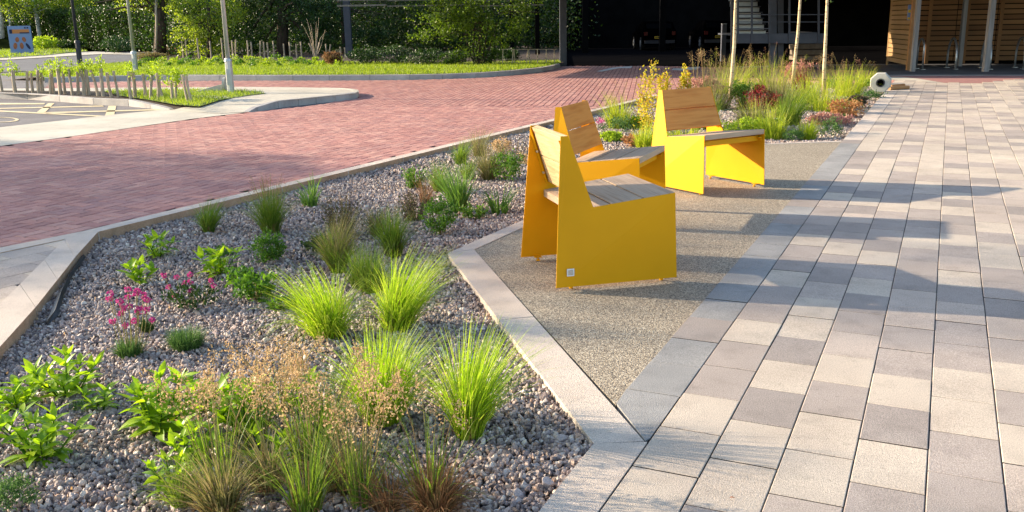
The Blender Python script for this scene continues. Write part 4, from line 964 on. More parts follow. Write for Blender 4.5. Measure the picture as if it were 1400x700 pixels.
def grass_cover(name, poly_px, z, n, h, seed, m='lawn', wid=.012):
    poly = [gp(q[0], q[1], z) for q in poly_px]; xs = [p.x for p in poly]; ys = [p.y for p in poly]; rg = np.random.default_rng(seed)
    P = np.stack([rg.uniform(min(xs), max(xs), n), rg.uniform(min(ys), max(ys), n)], 1); P = P[in_poly(P, poly)]; n = len(P)
    a = rg.uniform(0, 6.28, n); w = wid * rg.uniform(.6, 1.2, n); hh = h * rg.uniform(.5, 1.2, n); b0 = np.concatenate([P, np.full((n, 1), z)], 1)
    s = np.stack([np.cos(a) * w, np.sin(a) * w, np.zeros(n)], 1) / 2; tip = b0 + np.stack([rg.normal(0, .4, n) * hh, rg.normal(0, .4, n) * hh, hh], 1)
    V = np.stack([b0 - s, b0 + s, tip], 1).reshape(-1, 3); Fq = np.arange(3 * n).reshape(-1, 3)
    return props(obj(name, mesh_np(name, V, Fq, [M[m]])), kind='stuff')
M['lawn'] = mat('lawn_blade', [(.14, .22, .012), (.26, .36, .02), (.36, .42, .04), (.20, .29, .015)], by='island', rough=.6, trans=.4, tcol=(1.1, 1.15, .5))
grass_cover('island_grass', lawn_i, .095, 9000, .07, 1)
# island kerb stones
isl = empty('island_kerb', gp(100, 135, 0), 0); props(isl, kind='structure')
isl_me = MB(); isl_me.box((0, 0, -.06), (.2, .2, .05)); 
top_px = [(-200, 122.6), (-60, 125.6), (37, 128.2), (81, 131), (127, 134.6), (175, 136.6), (205, 142.8), (232, 149.2)]; topz = [.09] * 6 + [.045, .004]
iroot = isl_me.build('island_kerb_base', M['sand'], None, gp(100, 132, 0)); props(iroot, kind='structure'); bpy.data.objects.remove(isl)
def loose_kerb(a, b_, za, zb_, wid=.11, side=1, m='kerbgrey', parent=None, name='kerb_stone'):
    a = Vector((a.x, a.y, 0)); b_ = Vector((b_.x, b_.y, 0)); d = (b_ - a).normalized(); n_ = Vector((-d.y, d.x, 0)) * wid * side; s = MB(); g = d * .004
    P = [a + g, b_ - g, b_ - g + n_, a + g + n_]; zz = [za, zb_, zb_, za]
    vs = [(p.x, p.y, -.15) for p in P] + [(p.x, p.y, z + .004) for p, z in zip(P, zz)]
    s.add(vs, [(4, 5, 6, 7)] + [(i, (i + 1) % 4, 4 + (i + 1) % 4, 4 + i) for i in range(4)])
    o = s.build(name, M[m], None, bevel=.008)
    if parent: o.parent = parent; o.matrix_parent_inverse = Matrix.Translation(-parent.location)
    return o
for i in range(len(top_px) - 1):
    loose_kerb(gp(*top_px[i], topz[i]), gp(*top_px[i + 1], topz[i + 1]), topz[i], topz[i + 1], parent=iroot)
tp = [(300, 155, .0), (341, 152.6, .004), (352, 146.5, .05), (380, 138.2, .092), (408, 135.2, .092), (432, 132.8, .092), (458, 130.2, .092), (478, 128.2, .092), (488, 126.3, .092), (490.5, 124, .092), (484, 121.7, .092), (470, 120.6, .092), (440, 119.9, .092)]
for i in range(1, len(tp) - 1):
    loose_kerb(gp(*tp[i]), gp(*tp[i + 1]), tp[i][2], tp[i + 1][2], parent=iroot, m='conc' if i > 7 else 'kerbgrey')
# far kerb and lawn
fk = [(60, 106.5), (150, 104.2), (205, 103), (250, 102.8), (300, 103), (350, 103.1), (400, 103.1), (450, 103), (505, 102.8), (560, 102.4), (605, 101.6), (650, 100), (680, 98), (700, 96.6), (722, 94.4), (740, 92.6), (756, 90), (766, 87)]
fbase = MB(); fbase.box((0, 0, -.1), (.1, .1, .05)); fkr = fbase.build('far_kerb_base', M['sand'], None, gp(400, 101, 0)); props(fkr, kind='structure')
for i in range(len(fk) - 1): loose_kerb(gp(*fk[i], .10), gp(*fk[i + 1], .10), .10, .10, wid=.14, parent=fkr)
lawn_f = [(0, 104), (60, 105)] + fk[:] + [(764, 84), (690, 86), (600, 87), (500, 86), (350, 85), (250, 85), (180, 86), (120, 90), (50, 99)]
zpoly('far_lawn', [(x, y, .09) for x, y in lawn_f], M['turf'])
grass_cover('far_grass', [(x, y - .8) for x, y in lawn_f], .09, 70000, .07, 2, wid=.02)
# planting bed soil behind the lawn, far road, far lawn
zpoly('shrub_bed', [(170, 89, .10), (250, 88, .10), (350, 87.6, .10), (500, 88, .10), (620, 88, .10), (770, 86, .10), (770, 60, .10), (500, 60, .10), (330, 62, .10), (230, 72, .10)], M['soil'])
b = MB(); b.add([(-90, 30.5, -.004), (-17, 31.4, -.004), (-13.6, 33.5, -.004), (-11, 40, -.004), (-14, 56, -.004), (-32, 56, -.004), (-100, 46, -.004)], [tuple(range(7))]); props(b.build('far_road', M['road']), kind='structure')
zpoly('far_footway', [(-40, 84, .02), (20, 81, .02), (60, 78.5, .02), (100, 76, .02), (135, 74, .02), (180, 74.5, .02), (180, 72.5, .02), (130, 70.5, .02), (90, 72, .02), (60, 75.5, .02), (0, 79, .02), (-40, 80, .02)], M['conc'])
far_l = [(-60, 81, .04), (0, 79, .04), (60, 75.5, .04), (95, 72, .04), (120, 69.8, .04), (100, 65, .04), (60, 61, .04), (0, 62, .04), (-60, 62, .04)]
zpoly('verge_lawn', far_l, M['turf']); grass_cover('verge_grass', far_l, .04, 26000, .12, 4, wid=.06)

# sprouting stakes on the island
def stake_row():
    xs = [(3, 125, 97, 1), (21, 126, 96, 1), (37, 127, 97, 0), (45, 126.5, 100, 0), (53, 127, 96, 0), (58.5, 126.5, 99, 1), (69, 128, 96, 1), (73, 127.5, 95, 0), (83, 129, 94, 1), (89, 128.5, 98, 0), (99, 129.5, 94, 1), (107, 128.5, 98, 0), (115, 129.5, 94, 1), (121, 129, 95, 0), (134, 130, 96, 1), (141, 130.5, 93, 1), (153, 132, 99, 0), (162, 132, 97, 0), (179, 134.5, 98, 1), (184.5, 133.5, 98, 0), (199, 135.5, 101, 0), (206, 136, 103, 1), (216, 138, 100, 1), (223, 136, 104, 0), (236, 138.5, 110, 2), (241, 137.5, 112, 1), (258, 142, 102, 0), (262, 142, 104, 0)]
    for i, (x, yb, yt, sp) in enumerate(xs):
        p = gp(x, yb, .085 if x < 190 else .06); k = mpp(p); rg = np.random.default_rng(i); h = hz(p, yt) - p.z
        kindtx = ['bare split stake', 'stake with fresh green sprouts', 'stake under the widest green sprout crown'][sp]
        o = empty('hedge_stake', p, rg.uniform(0, 6), '%s, %s from the left in the island row' % (kindtx, ORD[i]), 'stake', 'cut hedge stakes along the island kerb')
        s = MB(); r = 2.3 * k * rg.uniform(.75, 1.2); lx, ly = rg.normal(0, .03, 2); tp_ = Vector((lx, ly, h)); mid = tp_ * .5 + Vector((rg.normal(0, .012), rg.normal(0, .012), 0)); s.tube([(0, 0, -.05), mid, tp_], [r * 1.05, r * .9, r * .95], 7); s.build('stem', M['stake'], o)
        if sp:
            P, out = blob_pts(rg, 130 if sp == 1 else 420, (lx, ly, h + 3 * k), ((6.5 if sp == 1 else 17) * k, (6.5 if sp == 1 else 17) * k, (11 if sp == 1 else 12) * k), clumps=14, csize=.3); V, Fq = leaves(rg, P, 3.6 * k, up=.4, aspect=.7, out=out); props(obj('sprouts', mesh_np('sprouts', V, Fq, [M['farbright']]), o), kind='stuff')
stake_row()

# lamp posts
def lamp(px, py, ycol, rb, rt, label, m='greymetal', xt=None, hh=5.0):
    p = gp(px, py, .09 if px > 300 else .02); k = mpp(p); o = empty('lamp_post', p, 0, label, 'lamp post'); zc = hz(p, ycol) - p.z
    s = MB(); s.tube([(0, 0, -.1), (0, 0, zc), (0, 0, zc + 3 * k)], [rb * k, rb * k, rt * k * 1.1], 8); s.build('base_section', M[m], o)
    s = MB(); s.tube([(0, 0, zc + 1.5 * k), (0, 0, hh)], [rt * k, rt * k * .7], 14); s.build('shaft', M[m], o, smooth=True)
    s = MB(); s.tube([(0, 0, zc - .5 * k), (0, 0, zc + 2.6 * k)], [rb * k * 1.12, rb * k * .95], 14); s.build('collar', M[m], o)
    s = MB(); s.box((0, -rb * k * .95, zc * .5), (rb * k * 1.0, .012, zc * .5)); s.build('access_door', M[m], o)
    s = MB(); s.box((0, .3, hh), (.16, .7, .07)); s.build('lantern', M['darkmetal'], o); return o
lamp(316, 127, 83, 4.9, 3.0, 'pale grey lamp post on the island lawn, nearest of the three')
lamp(186, 100, 73, 3.6, 2.2, 'pale grey lamp post beyond the brick road, middle of the three')
lamp(110, 90, 58, 3.6, 2.2, 'dark brown lamp post beside the far road', 'darkmetal')

# pale fallen marker beside the near lamp post
p = gp(307, 125, .09); k = mpp(p); o = empty('tapered_marker', p, R(0), 'pale tapered marker lying flat beside the near lamp post', 'marker')
s = MB(); s.tube([(0, -.0, 9.5 * k), (3.2 * k, 0, 9.5 * k)], 9.5 * k, 20); s.build('round_end', M['stone'], o)
s = MB(); w = 5 * k; vs = [(-42 * k, -w * .4, .0), (-42 * k, w * .4, .0), (0, -w, .0), (0, w, 0), (-42 * k, -w * .2, .01), (-42 * k, w * .2, .01), (0, -w * .9, 10.5 * k), (0, w * .9, 10.5 * k)]
s.add(vs, [(0, 2, 3, 1), (4, 5, 7, 6), (0, 4, 6, 2), (1, 3, 7, 5), (0, 1, 5, 4), (2, 6, 7, 3)]); s.build('wedge_body', M['stone'], o)

# sign
p = gp(31, 72.5, .04); k = mpp(p); o = empty('monolith_sign', p, R(18), 'blue grey panel sign with orange band and oval pictures on the verge', 'sign')
W, Hh = 28 * k, hz(p, 35.5) - p.z
s = MB(); s.box((0, 0, Hh / 2), (W, .22, Hh)); s.build('panel', M['signblue'], o, bevel=.01)
s = MB(); s.box((0, -.115, Hh * .80), (W * .86, .012, Hh * .15)); s.build('orange_band', M['signorange'], o)
s = MB(); s.box((-W * .37, -.125, Hh * .80), (W * .12, .012, Hh * .15)); s.box((W * .22, -.125, Hh * .745), (W * .42, .012, Hh * .04)); s.build('navy_patch', M['signdark'], o)
s = MB(); s.box((W * .27, -.117, Hh * .93), (W * .07, .012, Hh * .05)); s.box((W * .38, -.117, Hh * .93), (W * .07, .012, Hh * .05)); s.build('logo', M['signdark'], o)
for i, (x, z, a, rx_, rz_) in enumerate(((-.14, .50, .2, .085, .095), (.16, .50, -.2, .085, .095), (-.26, .27, .15, .085, .12), (.02, .27, 0, .085, .12), (.30, .25, -.5, .06, .13))):
    s = MB(); n = 20; vs = []
    for yy in (-.112, -.122): vs += [(x * W + math.cos(t) * rx_ * W * math.cos(a) - math.sin(t) * rz_ * Hh * math.sin(-a), yy, z * Hh + math.sin(t) * rz_ * Hh * math.cos(a) + math.cos(t) * rx_ * W * math.sin(-a)) for t in [2 * math.pi * j / n for j in range(n)]]
    s.add(vs, [tuple(range(n, 2 * n))] + [(j, (j + 1) % n, n + (j + 1) % n, n + j) for j in range(n)]); s.build('oval_picture', M['signskin' if i != 4 else 'signdark'], o)

# ------------------------------------------------------------------ background trees and hedges
def tree(px, py, crowns, trunk, label, m='treeleaf', n=9000, leaf=3.2, name='tree', cat='tree', bark='bark', group=None, seed=0, clumps=70, csize=.14, z=.05, nb=10, loc=None, lift=0):
    """crowns: [(cx, cy, rx, ry)] in photo pixels at the tree's distance; trunk: (r_px, x_top, y_top)"""
    p = loc or gp(px, py, z); k = mpp(p); rg = np.random.default_rng(int(seed + px * 3 + py) + 200); o = empty(name, p, 0, label, cat, group)
    def at(x, y):
        ray = _F * F_PX + _R * (x - 700) - _U * (y - 350); t = p[1] / ray[1]; return Vector((ray[0] * t - p[0], 0, H + ray[2] * t - p[2]))
    s = MB(); tp_ = at(trunk[1], trunk[2]); s.tube([(0, 0, -.1), tp_ * .5 + Vector((.04, 0, 0)), tp_], [trunk[0] * k * 1.15, trunk[0] * k, trunk[0] * k * .6], 9); s.build('trunk', M[bark], o, smooth=True)
    A = sum(c[2] * c[3] for c in crowns); parts = []; br = MB()
    for (cx, cy, rx, ry) in crowns:
        c = at(cx, cy); nn = int(n * rx * ry / A); P, out = blob_pts(rg, nn, c, (rx * k, min(rx, 60) * k * .8, ry * k), shell=.35, clumps=max(12, int(clumps * rx * ry / A)), csize=csize)
        keep = P[:, 2] > -.0; V, Fq = leaves(rg, P[keep], leaf * 1.15 * k, up=-.1, aspect=.62, out=out[keep] * .5); parts.append((V, Fq))
        for i in range(max(2, nb // len(crowns))):
            e = c + Vector((rg.normal(0, .5) * rx * k, rg.normal(0, .3) * rx * k, rg.normal(0, .5) * ry * k)); st_ = tp_ * rg.uniform(.5, 1); 
            if e.z > 0: br.tube([st_, st_.lerp(e, .5) + Vector((0, 0, .1)), e], [trunk[0] * k * .4, trunk[0] * k * .25, .01], 5)
    if nb: br.build('branches', M[bark], o)
    V, Fq, _ = join(parts); obj('crown', mesh_np('crown', V, Fq, [M[m]]), o); return o
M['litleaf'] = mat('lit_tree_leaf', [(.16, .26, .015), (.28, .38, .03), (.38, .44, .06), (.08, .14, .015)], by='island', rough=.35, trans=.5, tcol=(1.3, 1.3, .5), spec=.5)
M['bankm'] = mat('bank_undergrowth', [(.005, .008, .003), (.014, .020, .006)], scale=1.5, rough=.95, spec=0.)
# hedge
a, c = gp(-60, 63.5, .03), gp(262, 69, .03); hd = empty('clipped_hedge', a, 0, 'long clipped dark hedge with a sunlit top behind the sign', 'hedge')
rgh = np.random.default_rng(4); L_ = (c - a).length; dh = (c - a).normalized(); nh = Vector((dh.y, -dh.x, 0)); Hhg = 2.7
n = 26000; u = rgh.uniform(0, 1, n); face = rgh.uniform(0, 1, n); dz = np.where(face < .72, rgh.uniform(.0, Hhg, n), Hhg + rgh.normal(0, .09, n)); dn = np.where(face < .72, rgh.normal(0, .10, n), -rgh.uniform(0, 1.3, n))
wob = .10 * np.sin(u * 60) + .07 * np.sin(u * 143)
P = np.stack([dh.x * u * L_ + nh.x * (dn + wob), dh.y * u * L_ + nh.y * (dn + wob), dz + wob], 1)
V, Fq = leaves(rgh, P, .17, up=.2, aspect=.6, out=np.array([[nh.x * .4, nh.y * .4, .1]])); obj('foliage', mesh_np('foliage', V, Fq, [M['hedgeleaf']]), hd)
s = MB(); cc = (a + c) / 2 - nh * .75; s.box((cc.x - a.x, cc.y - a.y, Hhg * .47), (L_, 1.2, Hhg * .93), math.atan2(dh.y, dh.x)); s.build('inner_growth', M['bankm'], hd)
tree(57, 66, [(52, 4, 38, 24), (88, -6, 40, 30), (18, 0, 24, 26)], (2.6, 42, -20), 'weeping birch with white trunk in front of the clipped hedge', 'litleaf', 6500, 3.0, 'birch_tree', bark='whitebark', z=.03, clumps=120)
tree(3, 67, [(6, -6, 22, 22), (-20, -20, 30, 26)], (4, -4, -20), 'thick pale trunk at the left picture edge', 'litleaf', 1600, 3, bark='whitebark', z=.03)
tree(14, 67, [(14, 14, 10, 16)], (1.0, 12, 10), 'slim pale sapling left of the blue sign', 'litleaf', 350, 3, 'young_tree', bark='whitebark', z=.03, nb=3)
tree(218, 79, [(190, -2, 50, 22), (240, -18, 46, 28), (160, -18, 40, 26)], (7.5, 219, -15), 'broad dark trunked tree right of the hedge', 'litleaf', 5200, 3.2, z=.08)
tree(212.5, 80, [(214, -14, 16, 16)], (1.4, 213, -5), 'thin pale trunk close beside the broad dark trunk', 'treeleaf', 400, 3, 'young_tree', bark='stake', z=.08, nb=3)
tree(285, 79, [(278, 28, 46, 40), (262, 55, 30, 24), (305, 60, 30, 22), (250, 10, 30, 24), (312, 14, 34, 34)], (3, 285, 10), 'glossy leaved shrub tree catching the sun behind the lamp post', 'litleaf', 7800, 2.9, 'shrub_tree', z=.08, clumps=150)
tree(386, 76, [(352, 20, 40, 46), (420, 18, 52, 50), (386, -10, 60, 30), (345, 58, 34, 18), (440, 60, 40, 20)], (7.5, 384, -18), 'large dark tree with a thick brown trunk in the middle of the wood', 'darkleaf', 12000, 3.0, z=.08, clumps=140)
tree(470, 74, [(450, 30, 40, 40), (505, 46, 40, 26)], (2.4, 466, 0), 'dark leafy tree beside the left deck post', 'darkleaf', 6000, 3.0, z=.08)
mp = tree(655, 88, [(610, 14, 62, 34), (590, 42, 40, 24), (650, 36, 60, 34), (705, 20, 46, 30), (690, 52, 34, 20), (640, -8, 80, 24), (650, 72, 24, 14)], (1.8, 655, 20), 'spreading maple with several thin trunks under the deck edge', 'maplelit', 9500, 3.4, 'maple_tree', z=.09, clumps=170, nb=18)
k = mpp(mp.location); s = MB()
for (dx, tx) in ((-14, -22), (-8, -4), (8, 14), (14, 26), (-3, 6)): s.tube([(dx * k * .4, 0, 0), (dx * k, 0, 20 * k), (tx * k, .05, 55 * k)], [1.2 * k, 1.1 * k, .7 * k], 6)
s.build('side_trunk', M['bark'], mp)
for i, (x, y, hw, hh, m_, lb) in enumerate(((500, 88, 26, 24, 'darkleaf', 'ferny green shrub at the foot of the left deck post'), (540, 88, 30, 26, 'darkleaf', 'dark spreading shrub second from the deck post'), (580, 89, 30, 22, 'darkleaf', 'dark spreading shrub left of the maple'), (620, 89, 28, 20, 'treeleaf', 'green shrub under the left of the maple'), (668, 88, 22, 22, 'treeleaf', 'green shrub under the right of the maple'), (695, 84, 18, 16, 'darkleaf', 'low dark shrub at the stick fence'), (64, 67.5, 24, 17, 'farbright', 'yellow green ground cover by the birch foot'), (98, 67, 18, 12, 'hedgeleaf', 'low green ground cover in front of the hedge'), (162, 71, 26, 20, 'darkleaf', 'dark low shrub between the lamp posts'), (232, 76, 14, 12, 'orangeleaf', 'brown seeded clump right of the broad trunk'), (205, 84, 22, 12, 'straw', 'dry grass clump left of the sunny shrub bed'), (455, 89, 14, 18, 'deadtuft', 'heap of brown twigs at the end of the sunny bed'))):
    bush(x, y, hw, hh, lb, m_, 1600, 3.4, 60 + i, clumps=60, csize=.2, z=.08, sm='bark')
# low sunny ground plants
rgp = np.random.default_rng(12); cl = None
for i in range(44):
    x = 190 + i * 6.4 + rgp.uniform(-2, 2); row = i % 3; y = 90 - row * 3.0 + rgp.uniform(-.8, .8) - (.0 if x > 260 else (260 - x) * -.01)
    p = gp(x, y, .10); k = mpp(p); w = rgp.uniform(4.2, 7)
    o = empty('bedding_plant', p, rgp.uniform(0, 6), None, 'plant', 'low bedding plants behind the far lawn'); 
    o['label'] = 'low bedding plant, %s row behind the lawn, %s from the left' % (['front', 'middle', 'back'][row], ORD[i // 3])
    P, out = blob_pts(rgp, 170, (0, 0, w * k * .45), (w * k, w * k, w * k * .7), clumps=16, csize=.3); V, Fq = leaves(rgp, P, 2.6 * k, up=.5, aspect=.7, out=out)
    obj('foliage', mesh_np('foliage', V, Fq, [M['midleaf' if rgp.uniform() < .6 else 'farbright']]), o)
for i, (x, yt, lean) in enumerate(((251, 56, 0), (256, 54, 0), (272, 52, 0), (289, 56, 0), (305, 52, 0), (319, 55, 0), (322.5, 54, .02), (340, 55, 0), (345, 57, 0), (356, 56, .02), (362, 57, 0), (367, 58, 0), (375, 56, 0), (389, 60, 0), (397, 57, 0), (406, 60, 0), (412.5, 57, 0), (430, 59, -.06), (433, 58, .05), (446.5, 60, 0), (450, 61, .03), (466, 64, 0), (472, 65, 0))):
    yb = 80 - abs(x - 330) * .01; p = gp(x, yb, .10); k = mpp(p); h = hz(p, yt) - p.z
    o = empty('timber_stake', p, 0, 'pale timber stake, %s from the left in front of the wood' % ORD[i], 'stake', 'timber stakes in front of the wood'); s = MB(); s.tube([(0, 0, -.05), (lean, 0, h * .5), (lean * 3, 0, h)], [1.15 * k, 1.05 * k, 1.1 * k], 6); s.build('stem', M['stake'], o)
# stick fence under the deck
p0 = gp(725, 87, .09); k = mpp(p0); o = empty('stick_fence', p0, 0, 'low fence of thin sticks and rails beside the deck column', 'fence')
for x, ln_ in ((687, 1), (700, 2), (704, -1), (720, 2), (725, -2), (735, 0), (747, 0), (758, 0)):
    q = gp(x, 88 - (x - 687) * .02, .09); s = MB(); s.tube([(q.x - p0.x, q.y - p0.y, 0), (q.x - p0.x + ln_ * k, q.y - p0.y, hz(q, 67) - q.z)], [.9 * k, .8 * k], 6); s.build('picket', M['stake'], o)
for yy in (67.5, 81):
    q0, q1 = gp(686, 88, .09), gp(762, 86.5, .09); s = MB(); s.tube([(q0.x - p0.x, q0.y - p0.y + .03, hz(q0, yy) - q0.z), (q1.x - p0.x, q1.y - p0.y + .03, hz(q1, yy) - q1.z)], [.5 * k, .5 * k], 5); s.build('rail', M['stake'], o)
s = MB(); q = gp(432, 80, .1); k = mpp(q)
for i in range(9): 
    a = rgp.uniform(-.5, .7); s.tube([(0, 0, 0), (a * .4, .05, 30 * k * rgp.uniform(.5, 1)), (a * .9, rgp.uniform(-.2, .2), 58 * k * rgp.uniform(.6, 1))], [.45 * k, .3 * k, .12 * k], 4)
props(s.build('bare_shrub', M['stake'], None, q), 'leafless shrub of pale bare branches before the dark wood', 'shrub')

# wooded bank closing the view behind
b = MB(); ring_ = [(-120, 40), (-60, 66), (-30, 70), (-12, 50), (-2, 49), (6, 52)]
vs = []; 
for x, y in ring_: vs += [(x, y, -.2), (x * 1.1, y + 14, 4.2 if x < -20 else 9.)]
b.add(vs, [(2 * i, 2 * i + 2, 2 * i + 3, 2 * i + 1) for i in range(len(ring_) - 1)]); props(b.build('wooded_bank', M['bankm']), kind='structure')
rw = np.random.default_rng(30); parts = []
for (x0, x1, y0, y1, z0, z1, n) in ((-17, -5, 41, 47, 0, 7, 30000), (-44, -14, 72, 76, 0, 4.5, 20000), (-6, 3, 42, 47, 0, 4, 22000)):
    cc = np.stack([rw.uniform(x0, x1, 60), rw.uniform(y0, y1, 60), rw.uniform(z0, z1, 60)], 1); kk_ = rw.integers(0, 60, n); P = cc[kk_] + rw.normal(0, .75, (n, 3)); P[:, 2] = np.abs(P[:, 2]); V, Fq = leaves(rw, P, .17, up=0, aspect=.65); parts.append((V, Fq))
V, Fq, _ = join(parts); props(obj('far_wood', mesh_np('far_wood', V, Fq, [M['hedgeleaf']])), kind='stuff')
# pale building far behind the hedge
q = gp(105, 62, 0) + Vector((0, 3, 0)); o = empty('far_house', q, R(8), 'pale blue grey building glimpsed above the clipped hedge', 'building')
s = MB(); s.box((0, 4, 3.5), (6.5, 6, 7)); s.build('wall', M['facade'], o)
for x in (-2.2, 0, 2.2): s = MB(); s.box((x, .98, 3.0), (1., .06, 1.1)); s.build('window', M['glass'], o)
s = MB(); s.add([(-3.6, .7, 7), (3.6, .7, 7), (3.6, 7.3, 7), (-3.6, 7.3, 7), (-3.6, 4, 8.6), (3.6, 4, 8.6)], [(0, 1, 5, 4), (2, 3, 4, 5), (1, 2, 5), (3, 0, 4)]); s.build('roof', M['darkmetal'], o)

# ------------------------------------------------------------------ deck building over the car park
e1 = Vector((.956, -.292, 0)).normalized(); e2 = Vector((.292, .956, 0)).normalized(); ang1 = math.atan2(e1.y, e1.x)
def us(u, s_, z=0): v = e1 * u + e2 * s_; return Vector((v.x, v.y, z))
bd = empty('deck_building', us(-2, 24), 0, 'dark raised car deck building filling the background right of the trees', 'building'); O = bd.location
def bpart(name, u0, u1, s0, s1, z0, z1, m):
    c = us((u0 + u1) / 2, (s0 + s1) / 2, (z0 + z1) / 2) - O; s = MB(); s.box(c, (u1 - u0, s1 - s0, z1 - z0), ang1); return s.build(name, M[m], bd)
bpart('roof_deck', -3.5, 22, 21.7, 47, 2.75, 7, 'black'); bpart('shadow_block', -14.2, -3.51, 21.7, 27.0, 2.75, 8, 'black')  # second block is unseen, added to cast shade over the far road
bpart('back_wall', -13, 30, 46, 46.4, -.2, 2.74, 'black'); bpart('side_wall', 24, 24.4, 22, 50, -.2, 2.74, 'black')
zpoly('undercroft_floor', [(770, 92, -.012), (770, 60, -.012), (1500, 60, -.012), (1500, 112, -.012), (1300, 109, -.012), (1225, 104, -.012), (1180, 101, -.012), (1000, 97, -.012)], M['shadeslab'])
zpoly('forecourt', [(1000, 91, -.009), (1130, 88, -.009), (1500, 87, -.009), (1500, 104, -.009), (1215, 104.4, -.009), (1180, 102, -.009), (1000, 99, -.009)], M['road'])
b = MB(); vs = [us(-1.5, 23.4, -.014), us(30, 21.7, -.014), us(40, 60, -.014), us(-9, 60, -.014)]; b.add(vs, [(0, 1, 2, 3)]); props(b.build('undercroft_slab', M['shadeslab']), kind='structure')
def post(px, py, wpx, ytop, m, name='column', parent=bd, d=.16, depth=None):
    q = gp(px, py, 0); k = mpp(q); w = wpx * k; h = 2.74 if ytop is None else hz(q, ytop); s = MB(); s.box((q.x - O.x, q.y - O.y, h / 2 - .05), (w, depth or w, h + .1)); return s.build(name, M[m], parent)
post(770, 89, 9, None, 'bluegrey'); post(478, 78, 8.5, None, 'bluegrey')
for x, y, w in ((735, 78, 6), (800, 72, 8), (1066, 92, 16), (700, 74, 6), (905, 70, 8)): post(x, y, w, None, 'black')
# pale edge beam with planks, at the top left of the deck
q0 = gp(462, 78, 0); q1 = gp(745, 78, 0)
y_ = 29.5
def atY(x, y, Y):
    ray = _F * F_PX + _R * (x - 700) - _U * (y - 350); t = Y / ray[1]; return Vector((ray[0] * t, Y, H + ray[2] * t))
for (xa, xb) in ((461, 528), (529.5, 640), (641.5, 743)):
    for j, (ya, yb) in enumerate(((9.2, 5.6), (4.6, 2.6), (1.6, -2))):
        A_ = atY(xa, ya, 33.); B_ = atY(xb, yb, 33.); s = MB(); s.box(((A_.x + B_.x) / 2 - O.x, 33 - O.y + (.0 if j != 1 else .06), (A_.z + B_.z) / 2 - O.z), (B_.x - A_.x, .08, abs(B_.z - A_.z))); s.build('edge_board', M['greywood' if j != 1 else 'darkmetal'], bd)
# painted arrows
def flatmark(pts_, label, m='white', name='road_arrow'):
    b = MB(); b.add([gp(x, y, .0) for x, y in pts_], [tuple(range(len(pts_)))]); return props(b.build(name, M[m]), label, 'road marking')
flatmark([(815, 97.6), (823, 97.8), (846, 93.2), (862, 93.2), (865, 90.6), (848, 91.4), (836, 92.6)], 'white painted road arrow left of the flower stalks')
flatmark([(918, 95.8), (930, 96.2), (954, 94.8), (957, 91.2), (940, 92.2), (930, 93.4), (920, 93.6)], 'white painted road arrow behind the yellow saplings')
# bollard post
q = gp(988, 84, 0); k = mpp(q); o = empty('steel_bollard', q, 0, 'tall blue grey square post standing before the undercroft', 'bollard'); h = hz(q, 33)
s = MB(); s.box((0, 0, h / 2), (6.2 * k, 6.2 * k, h)); s.build('post', M['bluegrey'], o, bevel=.006); s = MB(); s.box((0, 0, h + .008), (6.6 * k, 6.6 * k, .014)); s.build('cap', M['steel'], o)
# parked cars in the dark
def car(px, py, rz, label):
    q = gp(px, py, 0); o = empty('parked_car', q, rz, label, 'car', 'cars parked in the dark undercroft'); L_, W, s = 3.6, 1.5, MB()
    prof = [(-1.8, .25), (-1.8, .72), (-1.7, .85), (-1.35, 1.22), (-.2, 1.26), (.45, .86), (1.6, .72), (1.8, .5), (1.8, .25)]
    n = len(prof); vs = []
    for sx, f in ((-1, 1.), (1, 1.)):
        vs += [(sx * W / 2 * (1 if z < .9 else .82), y, z) for y, z in prof]
    s.add(vs, [tuple(range(n))[::-1], tuple(range(n, 2 * n))] + [(i, (i + 1) % n, n + (i + 1) % n, n + i) for i in range(n)]); body = s.build('body', M['carpaint'], o, bevel=.03)
    s = MB(); s.box((0, -1.56, 1.04), (W * .74, .02, .30), rx=-.75); s.build('rear_window', M['glass'], o)
    s = MB(); s.box((0, .14, 1.07), (W * .74, .02, .5), rx=1.0); s.build('windscreen', M['glass'], o)
    for sx in (-1, 1):
        s = MB(); s.box((sx * .62, -1.81, .72), (.16, .03, .16)); s.build('tail_lamp', M['redlamp'], o)
        for y in (-1.15, 1.15):
            s = MB(); s.tube([(sx * .60, y, .28), (sx * .76, y, .28)], .28, 18); wl = s.build('wheel', M['tyre'], o); s = MB(); s.tube([(sx * .761, y, .28), (sx * .772, y, .28)], .16, 12); s.build('rim', M['steel'], wl)
    s = MB(); s.box((0, -1.82, .55), (.46, .02, .11)); pl = s.build('number_plate', M['plate'], o)
    for i in range(7):
        if i == 4: continue
        s = MB(); s.box((-.18 + i * .06, -1.833, .55), (.03, .006, .06)); s.build('plate_mark', M['platemark'], pl)
    s = MB(); s.box((0, -1.82, .36), (W * .9, .06, .14)); s.build('bumper', M['darkmetal'], o); return o
car(893, 67, .0, 'left dark car with a dull yellow rear plate under the deck'); car(972, 66, .0, 'right dark car with a dull yellow plate behind the post')

